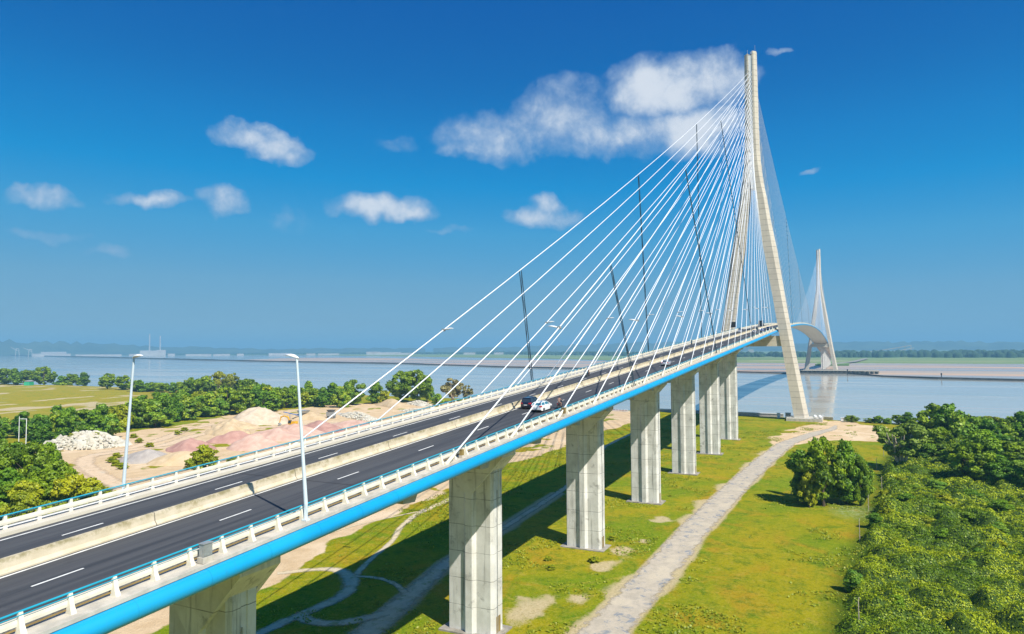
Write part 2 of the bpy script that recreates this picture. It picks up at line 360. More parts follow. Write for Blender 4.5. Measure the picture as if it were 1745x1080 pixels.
# guard rails with posts
def post_mb(x, s, mb=None):
    m = mb or MB(); z = DZ(x); y = s*10.0
    sec = []
    for h, dx, yi, yo in ((0.08,0.15,-0.10,0.42),(0.45,0.13,-0.09,0.24),(0.98,0.11,-0.08,0.10),(1.12,0.10,-0.07,0.09)):
        sec.append([(x-dx, y+s*yi, z+h),(x+dx, y+s*yi, z+h),(x+dx, y+s*yo, z+h),(x-dx, y+s*yo, z+h)])
    m.loft(sec); return m
for s in (-1, 1):
    gr = MB(); a = s*9.93
    sweep(gr, [(a-0.05,0.44),(a+0.05,0.44),(a+0.07,0.60),(a+0.05,0.80),(a-0.05,0.80),(a-0.07,0.60)], X_START, X_END)
    rail = gr.build('guard_rail', M['cream'], bridge)
    m = MB(); a = s*9.98; sweep(m, [(a+0.075*math.cos(t), 1.13+0.055*math.sin(t)) for t in [k*math.pi/3 for k in range(6)]], X_START, X_END)
    sweep(m, [(a+s*0.12+0.03*math.cos(t), 0.98+0.03*math.sin(t)) for t in [k*math.pi/2 for k in range(4)]], X_START, X_END)
    m.build('top_rail', M['railblue'], rail, True)
    m = MB(); a = s*9.92
    sweep(m, [(a-0.03,0.24),(a+0.03,0.24),(a+0.03,0.32),(a-0.03,0.32)], X_START, X_END)
    m.build('lower_rail', M['white'] if s > 0 else M['tan'], rail)
    xs = [-377.12+2.4167*k for k in range(int((X_END+377)/2.4167))]
    nn = 60 if s < 0 else 40
    for x in xs[:nn]: post_mb(x, s).build('rail_post', M['cream'], rail)
    st = MB()
    for x in xs[nn:]+[-377.12-2.4167*k for k in range(1, 30)]:
        if x > SPAN+40: break
        post_mb(x, s, st)
    for k in range(1, 30): post_mb(-377.12-2.4167*k, s, st)
    tag(st.build('rail_posts', M['cream'], rail), kind='stuff')

# piers
M['plinth'] = mat('plinth_concrete', (0.36, 0.33, 0.28), 0.9, c2=(0.22, 0.20, 0.17), nscale=0.8, bump=0.3)
def pier(x, zt, parent):
    g = -3.1; zb = -0.5 if x < 50 else 0.0
    m = MB(); hw, hd = 3.42, 1.55
    plan = [(-hd,-hw+0.35),(-hd,-0.95),(-hd-0.5,-0.5),(-hd-0.5,0.5),(-hd,0.95),(-hd,hw-0.12),(-hd+0.12,hw),(hd-0.12,hw),(hd,hw-0.12),(hd,0.95),(hd+0.5,0.5),(hd+0.5,-0.5),(hd,-0.95),(hd,-hw+0.35),(hd-0.35,-hw),(0.35,-hw),(0.3,-hw+0.12),(-0.3,-hw+0.12),(-0.35,-hw),(-hd+0.35,-hw)]
    plan = plan[::-1]
    top = zt+g-0.02
    m.loft([[(x+a, b, z) for a, b in plan] for z in (zb, top)])
    p = m.build('pier', M['pier'], parent)
    # flared head growing out of the rib
    m = MB(); d = hd+0.52
    poly = [(-0.52, zt-9.8),(0.52, zt-9.8),(7.6, zt-2.75),(7.9, zt-1.95),(-7.9, zt-1.95),(-7.6, zt-2.75)]
    for sx in (-1, 1):
        a, b = sorted((x+sx*(hd-0.05), x+sx*d))
        poly2 = [(-0.52, zt-9.6),(0.52, zt-9.6),(5.15, zt-4.5),(5.15, zt-2.72),(3.5, zt-3.12),(-3.5, zt-3.12),(-5.15, zt-2.72),(-5.15, zt-4.5)]
        m.loft([[(a, py, pz) for py, pz in poly2], [(b, py, pz) for py, pz in poly2]])
    for sy in (-1, 1):
        tri = [(sy*(hw+0.0), zt-6.4),(sy*5.13, zt-4.52),(sy*5.13, zt-2.74),(sy*(hw+0.0), zt-3.14)]
        if sy < 0: tri = tri[::-1]
        m.loft([[(x-hd+0.06, py, pz) for py, pz in tri], [(x+hd-0.06, py, pz) for py, pz in tri]])
    m.build('pier_head', M['pier'], p)
    m = MB(); m.box(x-2.5, x+2.5, -4.3, 4.5, zb, 0.26); m.build('plinth', M['plinth'], p)
    if zb < 0:
        m = MB(); m.tube([(x-0.25, -hw-0.05, 0.3), (x-0.25, -hw-0.05, top-6)], 0.07, 6); m.build('drain_pipe', M['grey'], p)
        m = MB(); m.box(x-0.55, x+0.55, -hw-0.06, -hw-0.0, 0.3, 2.4); m.build('door', M['tan'], p)
    return p
for k in range(9): pier(-96-43.5*k, DZ(-96-43.5*k), bridge)
for k in range(9): pier(SPAN+96+43.5*k, DZ(SPAN+96+43.5*k), bridge)

# pylons
PY = [ # z, outer half Y, chamfer half Y, inner half Y, half depth X
 (0, 25.9, 24.1, 19.0, 4.6), (36, 19.8, 18.1, 13.8, 4.2), (50, 17.6, 16.0, 11.6, 4.0), (67, 15.1, 13.4, 9.1, 3.8), (93, 11.5, 9.5, 5.0, 3.6), (103, 9.7, 8.0, 3.9, 3.5),
 (113, 8.1, 6.6, 2.55, 3.4), (122, 6.8, 5.5, 1.62, 3.3), (129, 5.6, 4.1, 1.25, 3.2), (136, 4.7, 3.2, 1.0, 3.1), (144, 4.1, 2.5, 0.95, 3.1), (152, 3.8, 2.2, 0.92, 3.0), (165, 3.55, 1.95, 0.9, 3.0), (202.8, 3.15, 1.7, 0.9, 2.9)]
def pylon(x0, near):
    yc = -0.5
    root = MB(); root.box(x0-2.65, x0+2.65, yc-1.05, yc+1.05, 126, 200.5)
    py = root.build('pylon', M['white'], bridge)
    for s in (-1, 1):
        m = MB(); secs = []
        zs = PY if s < 0 else PY[:-1]+[(201.6,)+PY[-1][1:]]
        for z, o, c_, i, d in zs:
            yy = yc*(z/203)
            q = [(x0-d, yy+s*i, z),(x0-d, yy+s*c_, z),(x0-d+1.7, yy+s*o, z),(x0+d-1.7, yy+s*o, z),(x0+d, yy+s*c_, z),(x0+d, yy+s*i, z)]
            secs.append(q if s > 0 else q[::-1])
        m.loft(secs); m.build('pylon_leg', M['pylon'], py)
        m = MB(); m.box(x0-7.5, x0+7.5, (s*22.5)-7, (s*22.5)+7, -4.5 if x0 else -1.5, 1.0); m.build('footing', M['deck'], py)
    zc = DZ(x0)-3.3
    m = MB(); m.loft([[(x0-3.2, -13.6, zc-5.6),(x0-3.2, 13.2, zc-5.6),(x0-3.2, 12.4, zc),(x0-3.2, -12.8, zc)],[(x0+3.2, -13.6, zc-5.6),(x0+3.2, 13.2, zc-5.6),(x0+3.2, 12.4, zc),(x0+3.2, -12.8, zc)]])
    m.build('crossbeam', M['pylon'], py)
    m = MB()
    for k in range(23):
        z = 137+2.5*k
        for s in (-1, 1):
            for sx in (-1, 1):
                m.tube([(x0+sx*2.5, yc+s*0.62, z), (x0+sx*3.0, yc+s*0.66, z-0.8)], 0.22, 6)
    m.build('cable_anchor', M['grey'], py)
    m = MB(); m.box(x0-2.4, x0+2.4, yc-0.8, yc+0.8, 200.5, 201.3); m.box(x0-0.2, x0+0.2, yc-0.2, yc+0.2, 201.3, 203.6)
    m.tube([(x0, yc+1.6, 201.6), (x0, yc+1.6, 205)], 0.08, 5); m.tube([(x0, yc-2.4, 202.8), (x0, yc-2.4, 207)], 0.07, 5)
    m.build('mast_equipment', M['grey'], py)
    return py
P1 = pylon(0.0, True); P2 = pylon(SPAN, False)

# stay cables
def cable_pts(x0, sx, n, s, seg=14):
    if sx * (1 if x0 == 0 else -1) > 0: Xa = x0+sx*(22+17.6*(n-1))      # main span
    else: Xa = x0+sx*(19.35+14.5*(n-1))
    A = np.array([Xa, 10.62*s, DZ(Xa)+0.1]); B = np.array([x0+sx*2.7, -0.5+s*0.66, 136.2+2.5*(n-1)])
    S = 3.5*(abs(Xa-x0)/338)**2; t = np.linspace(0, 1, seg)[:, None]; q = A+(B-A)*t; q[:, 2] -= (S*4*t*(1-t))[:, 0]
    return q
def cable_mb(x0, sx, n, s, r, m=None, seg=14, sides=8):
    m = m or MB(); q = cable_pts(x0, sx, n, s, seg); m.tube(q, r, sides); return m
for sx in (-1, 1):
    for s in (-1, 1):
        for n in range(1, 24):
            cb = cable_mb(0, sx, n, s, 0.092 if sx < 0 else 0.075).build('stay_cable', M['cable'], bridge, True)
            if sx < 0:
                q = cable_pts(0, sx, n, s, 60); d = q[1]-q[0]; d = d/np.linalg.norm(d)
                m = MB(); m.tube([q[0]-d*0.1, q[0]+d*1.6, q[0]+d*2.0], [0.21, 0.19, 0.12], 8)
                m.build('anchor_sleeve', M['cream'], cb, True)
for s in (-1, 1):
    for n in (23, 22, 21, 20): cable_mb(SPAN, -1, n, s, 0.065).build('stay_cable', M['cable'], bridge, True)
m = MB()
for sx in (-1, 1):
    for s in (-1, 1):
        for n in range(1, 24):
            if sx < 0 and n > 19: continue
            cable_mb(SPAN, sx, n, s, 0.065, m, 8, 4)
tag(m.build('stay_cables', M['cable'], bridge), kind='stuff')
# blocks under the deck where each near-side and far-side cable is anchored
for s in (-1, 1):
    for n in range(1, 24):
        q = cable_pts(0, -1, n, s, 60); d = q[0]-q[1]; d = d/np.linalg.norm(d)
        t = 1.75/abs(d[2]); a = q[0]+d*t; b = a+d*1.5
        m = MB(); x, z = b[0], DZ(b[0])
        m.loft([[(x-0.9, 9.1*s-0.7, z-2.35),(x+1.0, 9.1*s-0.7, z-2.5),(x+1.8, 9.1*s-0.7, z-1.3),(x-0.9, 9.1*s-0.7, z-1.3)],
                [(x-0.9, 9.1*s+0.7, z-2.35),(x+1.0, 9.1*s+0.7, z-2.5),(x+1.8, 9.1*s+0.7, z-1.3),(x-0.9, 9.1*s+0.7, z-1.3)]])
        m.build('anchor_block', M['deck'], bridge)
# paired tie ropes that cross the cable fan
def at_x(q, x):
    i = np.argmin(abs(q[:, 0]-x)); return q[i]
for x0, sgn in ((0, -1), (0, 1)):
    for s in (-1, 1):
        for xt, xb in ((-280, -271.5), (-206, -183.5), (-132, -97.5)):
            if sgn > 0: xt, xb = -xt*1.21, -xb*1.21
            q = cable_pts(0, sgn, 23, s, 400); T = at_x(q, xt); B = np.array([xb, 10.45*s, DZ(xb)+0.3]); m = MB()
            for off in (-0.42, 0.42): m.tube([T+np.array([off, 0, -0.2]), B+np.array([off, 0, 0])], 0.075, 6)
            L = np.linalg.norm(T-B); nz = max(4, int(L/4.5)); 
            for k in range(nz):
                a = B+(T-B)*k/nz; b = B+(T-B)*(k+1)/nz; o = 0.42*(1 if k % 2 else -1)
                m.tube([a+np.array([o, 0, 0]), b+np.array([-o, 0, 0])], 0.045, 4)
            m.build('tie_rope', M['rope'], bridge)

# street lamps
def lamp_post():
    root = empty('street_lamp')
    m = MB(); m.box(-0.22, 0.22, -0.22, 0.22, 0.0, 0.12); m.tube([(0,0,0.1),(0,0,1.2),(0,1.02,12.0)], [0.17, 0.15, 0.085], 10)
    m.build('pole', M['lamp'], root, False)
    m = MB(); secs = []
    for t, w_, h in ((0,0.06,0.05),(0.1,0.13,0.10),(0.35,0.27,0.16),(0.6,0.29,0.15),(0.85,0.18,0.08),(1.0,0.03,0.02)):
        yy = 0.85+1.35*t; z = 12.02+0.22*math.sin(t*1.9)
        secs.append([(w_*math.cos(a), yy, z+h*math.sin(a)*(1.0 if math.sin(a) > 0 else 0.45)) for a in [2*math.pi*k/10 for k in range(10)]])
    m.loft(secs); m.build('lamp_head', M['white'], root, True)
    return root
proto = lamp_post()
for s, lb in ((-1, 'leaning pale grey lamp post with white head on the near edge of the bridge'), (1, 'leaning pale grey lamp post with white head on the far edge of the bridge')):
    o = proto if s < 0 else copy_tree(proto)
    o.location = (-357.8, s*10.45, DZ(-357.8)+0.10); o.rotation_euler = (0, 0, 0 if s < 0 else math.pi); tag(o, lb, 'street lamp', 'lamp posts on the bridge')
def clip_lamp():
    root = empty('cable_lamp'); m = MB(); secs = []
    for t, w_, h in ((0,0.07,0.06),(0.1,0.16,0.12),(0.35,0.32,0.17),(0.6,0.34,0.16),(0.85,0.22,0.09),(1.0,0.04,0.02)):
        yy = 0.15+1.65*t; z = 0.22*math.sin(t*1.7); secs.append([(w_*math.cos(a), yy, z+h*math.sin(a)*(1.0 if math.sin(a) > 0 else 0.45)) for a in [2*math.pi*k/10 for k in range(10)]])
    m.loft(secs); m.build('lamp_head', M['white'], root, True)
    m = MB(); m.tube([(0,-0.35,-0.05),(0,0.35,0.0)], 0.09, 6); m.box(-0.2, 0.2, -0.22, 0.2, -0.2, 0.2); m.build('clamp', M['grey'], root); return root
cl = clip_lamp(); first = True
ORD = ['nearest the camera', 'second nearest the camera', 'third nearest the camera', 'fourth nearest the camera']
for sx, ns in ((-1, (23, 20, 17, 14, 11, 8, 5, 2)), (1, (4, 7, 10, 13, 16, 19))):
    for s in (-1, 1):
        for i, n in enumerate(ns):
            q = cable_pts(0, sx, n, s, 400); j = np.argmin([abs(a_[2]-DZ(a_[0])-12.4) for a_ in q]); a_ = q[j]
            o = cl if first else copy_tree(cl); first = False
            o.location = (a_[0], a_[1], a_[2]); o.rotation_euler = (0, 0, 0 if s < 0 else math.pi)
            side = 'near' if s < 0 else 'far'; o['category'] = 'lamp'; o['group'] = 'white lamp heads clipped to the stay cables'
            if sx < 0 and i < 4: o['label'] = 'white lamp head clipped to a stay cable of the %s row, %s' % (side, ORD[i])
            else: o['label'] = 'tiny white lamp head on the %s cables close to the pylon' % side; 

# cabinets on the walkway
for (x, sc, mm, lab) in ((-366.7, 1.0, 'grey', 'small grey cabinet on a concrete block at the near bridge edge, lower left'),
                         (-335.2, 0.7, 'tan', 'small brown box on the near walkway by the fifth rail post after the lamp'),
                         (-307.0, 1.0, 'tan', 'brown box on the near walkway just below the white car')):
    r = empty('electrical_cabinet', (x, -10.55, DZ(x)+0.10), 0, lab, 'cabinet')
    m = MB(); m.box(-0.42*sc, 0.42*sc, -0.26*sc, 0.26*sc, 0, 0.35*sc); m.build('base_block', M['deck'], r)
    m = MB(); m.box(-0.33*sc, 0.33*sc, -0.2*sc, 0.2*sc, 0.35*sc, 1.15*sc); m.box(-0.37*sc, 0.37*sc, -0.24*sc, 0.24*sc, 1.15*sc, 1.2*sc); m.build('housing', M[mm], r)
    m = MB(); m.box(-0.28*sc, 0.28*sc, -0.225*sc, -0.203*sc, 0.42*sc, 1.08*sc); m.build('door', M[mm], r)

# ================================================================== VEHICLES
def car(paint, glass='glass', suv=False, name='car'):
    root = empty(name)
    H = 1.68 if suv else 1.46; L = 2.15; hw = 0.90
    m = MB(); secs = []
    for x, zb, zt, w_ in ((-2.12,0.42,0.78,0.70),(-2.05,0.30,1.02,0.84),(-1.7,0.24,1.06,0.90),(-0.8,0.22,1.0,0.91),(0.6,0.22,0.98,0.91),(1.3,0.22,0.93,0.90),(1.85,0.26,0.80,0.84),(2.12,0.36,0.62,0.66)):
        secs.append([(x, -w_, zb),(x, w_, zb),(x, w_*1.0, (zb+zt)/2),(x, w_*0.95, zt),(x, w_*0.5, zt+0.03),(x, -w_*0.5, zt+0.03),(x, -w_*0.95, zt),(x, -w_, (zb+zt)/2)])
    m.loft(secs); body = m.build('body', M[paint], root, False)
    m = MB(); b0, b1, t0, t1 = (-2.0, 1.15, -1.62, 0.35)
    m.loft([[(b0,-0.80,1.0),(b1,-0.80,0.95),(b1,0.80,0.95),(b0,0.80,1.0)],[(t0,-0.62,H-0.05),(t1,-0.62,H-0.05),(t1,0.62,H-0.05),(t0,0.62,H-0.05)]])
    m.build('windows', M[glass], root)
    m = MB(); m.loft([[(t0-0.08,-0.64,H-0.08),(t1+0.05,-0.64,H-0.08),(t1+0.05,0.64,H-0.08),(t0-0.08,0.64,H-0.08)],[(t0+0.05,-0.56,H),(t1-0.1,-0.56,H),(t1-0.1,0.56,H),(t0+0.05,0.56,H)]])
    for s in (-1, 1):
        for xa, xb in ((-1.98,-1.62),(-0.55,-0.55),(1.13,0.36)):
            m.tube([(xa, s*0.79, 1.0), (xb, s*0.63, H-0.06)], 0.05, 4)
    m.build('roof', M[paint], root)
    for sx in (-1.3, 1.32):
        for s in (-1, 1):
            m = MB(); m.tube([(sx, s*0.70, 0.33), (sx, s*0.92, 0.33)], 0.33, 14); wl = m.build('wheel', M['rubber'], root)
            m = MB(); m.tube([(sx, s*0.915, 0.33), (sx, s*0.93, 0.33)], 0.21, 10); m.build('rim', M['chrome'], wl)
    for s in (-1, 1):
        m = MB(); m.loft([[(-2.13, s*0.45, 0.82),(-2.13, s*0.78, 0.80),(-2.13, s*0.78, 1.0),(-2.13, s*0.5, 0.98)],[(-1.9, s*0.48, 0.82),(-1.9, s*0.90, 0.80),(-1.9, s*0.90, 1.03),(-1.9, s*0.5, 1.0)]]); m.build('tail_light', M['red'], root)
        m = MB(); m.loft([[(2.1, s*0.42, 0.56),(2.1, s*0.68, 0.56),(2.1, s*0.66, 0.68),(2.1, s*0.45, 0.68)],[(1.8, s*0.5, 0.6),(1.8, s*0.87, 0.6),(1.8, s*0.86, 0.76),(1.8, s*0.5, 0.76)]]); m.build('headlight', M['white'], root)
        m = MB(); m.box(0.55, 0.7, min(s*0.88, s*1.05), max(s*0.88, s*1.05), 1.0, 1.14); m.build('mirror', M[paint], root)
    m = MB(); m.box(-2.16, -2.11, -0.26, 0.26, 0.58, 0.70); m.build('number_plate', M['white'], root)
    m = MB(); m.box(-2.14, -1.9, -0.78, 0.78, 0.26, 0.42); m.build('bumper', M['black'], root)
    return root
def put(o, x, y, lab, cat, back=False, group=None):
    sl = math.atan2(DZ(x+1)-DZ(x-1), 2)
    o.location = (x, y, DZ(x)+0.015); o.rotation_euler = (0, -sl if not back else sl, math.pi if back else 0)
    tag(o, lab, cat, group)
put(car('carwhite', 'blueglass'), -302.3, -5.15, 'white hatchback car seen from behind in the right lane beside the black car', 'car')
put(car('carblack', 'glass', True), -299.6, -2.15, 'black car seen from behind in the lane next to the median barrier', 'car')
silver = car('carsilver', 'glass'); put(silver, -224.0, -5.0, 'silver car in mid distance on the near carriageway', 'car')
o = copy_tree(silver); put(o, -25.0, 4.9, 'small pale car on the far carriageway close to the pylon', 'car', True)
o = copy_tree(silver); put(o, -37.0, -3.6, 'small pale car on the near carriageway close to the pylon', 'car')
cb_ = car('carblue', 'glass'); put(cb_, -17.0, -5.2, 'small blue car on the near carriageway just before the pylon', 'car')
o = copy_tree(cb_); put(o, 10.0, -5.4, 'tiny dark car under the pylon in the outer lane', 'car')
def lorry():
    root = empty('lorry')
    m = MB(); m.box(-6.0, 2.2, -1.25, 1.25, 1.0, 3.9); m.build('cargo_box', M['carblack'], root)
    m = MB(); m.loft([[(2.5,-1.2,0.6),(2.5,1.2,0.6),(2.5,1.2,3.1),(2.5,-1.2,3.1)],[(4.4,-1.2,0.6),(4.4,1.2,0.6),(4.2,1.1,3.0),(4.2,-1.1,3.0)]]); m.build('cab', M['carblack'], root)
    m = MB(); m.box(4.32, 4.4, -1.0, 1.0, 1.8, 2.8); m.build('windscreen', M['glass'], root)
    for x in (-5, -3.8, -2.6, 3.4):
        for s in (-1, 1):
            m = MB(); m.tube([(x, s*0.9, 0.5),(x, s*1.24, 0.5)], 0.5, 12); m.build('wheel', M['rubber'], root)
    return root
lo = lorry(); put(lo, 62.0, 4.2, 'dark lorry on the far carriageway just left of the right pylon leg', 'lorry', True)
# motorcycles with riders
def motorbike():
    root = empty('motorcycle')
    for x in (-0.72, 0.75):
        m = MB(); secs = []
        for k in range(16):
            a = 2*math.pi*k/16; c0 = Vector((x+0.28*math.cos(a), 0, 0.33+0.28*math.sin(a))); rad = Vector((math.cos(a), 0, math.sin(a)))
            secs.append([c0+rad*0.06*math.cos(b)+Vector((0, 0.07*math.sin(b), 0)) for b in [2*math.pi*j/6 for j in range(6)]])
        secs.append(secs[0]); m.loft(secs, False); wl = m.build('wheel', M['rubber'], root)
        m = MB(); m.tube([(x, -0.04, 0.33), (x, 0.04, 0.33)], 0.19, 10); m.build('rim', M['chrome'], wl)
    m = MB(); m.loft([[(-0.5,-0.12,0.35),(-0.5,0.12,0.35),(-0.5,0.12,0.75),(-0.5,-0.12,0.75)],[(0.1,-0.2,0.3),(0.1,0.2,0.3),(0.1,0.2,0.9),(0.1,-0.2,0.9)],[(0.5,-0.18,0.45),(0.5,0.18,0.45),(0.45,0.15,1.0),(0.45,-0.15,1.0)]]); m.build('body', M['black'], root)
    m = MB(); m.loft([[(-0.85,-0.12,0.78),(-0.85,0.12,0.78),(-0.85,0.12,0.88),(-0.85,-0.12,0.88)],[(0.1,-0.17,0.74),(0.1,0.17,0.74),(0.1,0.17,0.84),(0.1,-0.17,0.84)]]); m.build('saddle', M['cloth_dark'], root)
    m = MB(); m.tube([(0.62,-0.1,0.4),(0.45,-0.1,1.0)], 0.03, 6); m.tube([(0.62,0.1,0.4),(0.45,0.1,1.0)], 0.03, 6); m.tube([(0.38,-0.38,1.05),(0.45,-0.15,1.03),(0.45,0.15,1.03),(0.38,0.38,1.05)], 0.02, 6); m.build('handlebar', M['chrome'], root)
    m = MB(); m.loft([[(0.55,-0.16,0.85),(0.55,0.16,0.85),(0.45,0.14,1.25),(0.45,-0.14,1.25)],[(0.62,-0.14,0.85),(0.62,0.14,0.85),(0.49,0.12,1.25),(0.49,-0.12,1.25)]]); m.build('windshield', M['blueglass'], root)
    m = MB(); m.box(-0.94, -0.86, -0.08, 0.08, 0.72, 0.80); m.build('tail_light', M['red'], root)
    return root
def rider(jacket):
    # one skinned body seated on the motorcycle
    J = [((-0.30,0,0.93),0.17),((-0.24,0,1.15),0.16),((-0.12,0,1.42),0.18),((-0.06,0,1.56),0.07),((-0.02,0,1.68),0.10)]
    E_ = [(0,1),(1,2),(2,3),(3,4)]
    for s in (-1, 1):
        b = len(J); J += [((-0.12,0.21*s,1.44),0.075),((0.12,0.30*s,1.20),0.05),((0.38,0.34*s,1.09),0.035)]
        E_ += [(2,b),(b,b+1),(b+1,b+2)]
        b = len(J); J += [((-0.26,0.13*s,0.90),0.10),((0.16,0.22*s,0.80),0.075),((-0.08,0.20*s,0.42),0.05),((0.10,0.20*s,0.36),0.045)]
        E_ += [(0,b),(b,b+1),(b+1,b+2),(b+2,b+3)]
    me = bpy.data.meshes.new('person'); me.from_pydata([j[0] for j in J], E_, [])
    o = bpy.data.objects.new('person', me); col.objects.link(o)
    sk = o.modifiers.new('skin', 'SKIN')
    for i, j in enumerate(J): me.skin_vertices[0].data[i].radius = (j[1], j[1])
    me.skin_vertices[0].data[0].use_root = True
    o.modifiers.new('sub', 'SUBSURF').render_levels = 1; me.materials.append(M[jacket])
    m = MB(); m.ball((0.0, 0, 1.72), (0.15, 0.13, 0.15)); m.build('helmet', M['carblack'], o, True)
    m = MB(); m.box(0.10, 0.155, -0.09, 0.09, 1.68, 1.77); m.build('visor', M['glass'], o)
    return o
mo = motorbike(); put(mo, -299.4, -6.85, 'black motorcycle riding just ahead of the white car on the near carriageway', 'motorcycle')
ri = rider('cloth_pink'); put(ri, -299.4, -6.85, 'motorcyclist in a faded reddish jacket and dark helmet riding ahead of the white car', 'person')
mo2 = copy_tree(mo); put(mo2, -252.5, 5.6, 'motorcycle coming towards the camera on the far carriageway', 'motorcycle', True)
ri2 = rider('cloth_pink'); put(ri2, -252.5, 5.6, 'motorcyclist sitting upright and coming towards the camera on the far carriageway', 'person', True)
mo3 = copy_tree(mo); put(mo3, -134.0, 7.2, 'dark motorcycle far along the far carriageway near the left rail', 'motorcycle', True)
ri3 = rider('cloth_dark'); put(ri3, -134.0, 7.2, 'dark clothed motorcyclist far along the far carriageway near the left rail', 'person', True)
# sign panel by the left pylon leg
r = empty('road_sign', (-7.5, 10.9, DZ(-7.5)+0.1), 0, 'black square sign panel on a post beside the left pylon leg', 'sign')
m = MB(); m.tube([(0,0,0),(0,0,3.6)], 0.12, 6); m.build('post', M['grey'], r)
m = MB(); m.box(-0.15, 0.15, -1.5, 1.5, 1.9, 4.9); m.build('panel', M['black'], r)
# ================================================================== LAND
SHY = [-12000,-400,-116,-85,-54,-14,11,31,54,66,91,120,200,260,400,760,900,1000,1300,12000]
SHX = [-1500,-60,-8,3,5,12,14,15,18,20,22,40,70,76,80,88,85,60,-50,-3000]
def shore(y): return np.interp(y, SHY, SHX)
def GZ(x, y):
    x = np.asarray(x, float); y = np.asarray(y, float)
    z = (fbm(x, y, 26, 3, 3)-0.5)*0.55
    t = np.clip((x-shore(y)+1.0)/9.0, 0, 1); t = t*t*(3-2*t)
    return z*(1-t)-6.5*t
YARD = [(-460,46),(-330,41),(-305,40.7),(-288,46.6),(-273,51),(-193,56.7),(-137,57),(-54,55.4),(0,56),(14,74),(40,120),(44,225),(10,262),(-20,281),(-69,283),(-97,288),(-140,270),(-179,262),(-196,262),(-214,270),(-240,236),(-252,196),(-264,164),(-278,129),(-300,98),(-334,66),(-460,60)]
CLEAR = [(-112,-20),(-92,-29),(-81,-40),(-77,-57),(-60,-64),(-20,-61),(-10,-50),(3,-43),(3,-35),(-20,-30),(-50,-21),(-84,-16)]
ROADC = [(-345,-17.5),(-307,-16.1),(-279,-16.4),(-242,-16.3),(-203,-17.3),(-148,-19.3),(-99,-22.5),(-62,-31),(-40,-38),(-12,-39.5),(-1,-39)]
PATHC = [(-350,6),(-321,12.7),(-290,19.2),(-264,20.8),(-219,24.6),(-137,41),(-96,43),(-60,44)]
SCRUB = [(-330,-45),(-294,-44.5),(-273,-45.1),(-232,-49),(-210,-50),(-186,-53.5),(-163,-53.5),(-150,-55),(-122,-58),(-95,-66),(-75,-66),(-55,-72),(-12,-74),(-14,-230),(-330,-230)]
xs = np.concatenate([[-4000,-1500,-900,-600,-500], np.arange(-450, 30, 1.25), np.arange(30, 120, 3.0), [150,250,500,900,2000,6000,30000]])
ys = np.concatenate([[-15000,-6000,-2500,-1000,-500,-300,-230,-180,-150], np.arange(-130, 330, 1.25), np.arange(330, 1010, 5.0), [1100,1300,1800,3000,6000,15000]])
GX, GY = np.meshgrid(xs, ys, indexing='ij'); Zg = GZ(GX, GY)
sd_ = polysd(GX, GY, YARD)+(fbm(GX, GY, 12, 4, 5)-0.5)*9
sand = 1-np.clip((sd_+1.5)/3.5, 0, 1)
c1 = polysd(GX, GY, CLEAR)+(fbm(GX, GY, 9, 4, 8)-0.5)*8
sand = np.maximum(sand, 1-np.clip((c1+1)/4, 0, 1))
pt = fbm(GX, GY, 9, 4, 21); sand = sand*(1-0.8*np.clip((pt-0.63)*9, 0, 1)*(sd_ > -60))
dr = linedist(GX, GY, ROADC)
nz = fbm(GX, GY, 11, 4, 11)
asym = np.where(GY > -17, 1.0, 0.25)
dirt = np.clip(1-(dr-3.0)/(1.2+9*asym*np.clip(nz-0.46, 0, 1)*2.2), 0, 1)
dp = linedist(GX, GY, PATHC); dirt = np.maximum(dirt, 0.85*np.clip(1-(dp-1.4)/(2.0+8*np.clip(nz-0.5, 0, 1)), 0, 1)*(GX < -225))
for (px, py, rr) in ((-304,-4,3.2),(-296,-9,2.0),(-243,-8,2.2),(-262,-9,2.0),(-270,-7,2.5),(-281,-7,2.5)):
    dirt = np.maximum(dirt, np.clip(1.5-np.hypot((GX-px)*0.6, GY-py)/rr-(fbm(GX, GY, 5, 4, 31)-0.4)*2.2, 0, 0.9))
mead = np.clip((GX*0+GY-255)/25, 0, 1)*np.clip((GX+235)/20, 0, 1)*0+np.clip((GY-285)/30, 0, 1)
streak = fbm(GX*0.35+GY*0.2, GY*1.0-GX*0.2, 16, 4, 41)
dirt = np.maximum(dirt, np.where((streak > 0.60), np.clip((streak-0.60)*9, 0, 0.9), 0)*mead)
beach = np.clip((GX-shore(GY)+1.5)/2.5, 0, 1)
lush = fbm(GX, GY, 38, 3, 51)
scr = 1-np.clip((polysd(GX, GY, SCRUB)+1)/4, 0, 1)
nx, ny = GX.shape; idx = np.arange(nx*ny).reshape(nx, ny)
F = np.stack([idx[:-1,:-1].ravel(), idx[1:,:-1].ravel(), idx[1:,1:].ravel(), idx[:-1,1:].ravel()], 1)
V = np.stack([GX.ravel(), GY.ravel(), Zg.ravel()], 1)
mg = bpy.data.materials.new('ground_cover'); mg.use_nodes = True; t = mg.node_tree; p = t.nodes['Principled BSDF']
pos = nd(t, 'ShaderNodeNewGeometry').outputs['Position']
def att(n): a = nd(t, 'ShaderNodeAttribute'); a.attribute_name = n; return a.outputs['Fac']
a1 = noise(t, pos, 0.045, 5, 0.6); a2 = noise(t, pos, 0.30, 6, 0.7); a3 = noise(t, pos, 2.2, 5, 0.75); a4 = noise(t, pos, 0.11, 4, 0.65, 0.6)
g = mixc(t, smooth(t, a1, 0.38, 0.62), (0.300, 0.262, 0.005), (0.155, 0.225, 0.004))
g = mixc(t, smooth(t, a4, 0.48, 0.70, 0, 0.85), g, (0.36, 0.225, 0.012))
g = mixc(t, smooth(t, noise(t, pos, 0.16, 5, 0.7, 0.8), 0.54, 0.68, 0, 0.7), g, (0.07, 0.17, 0.004))
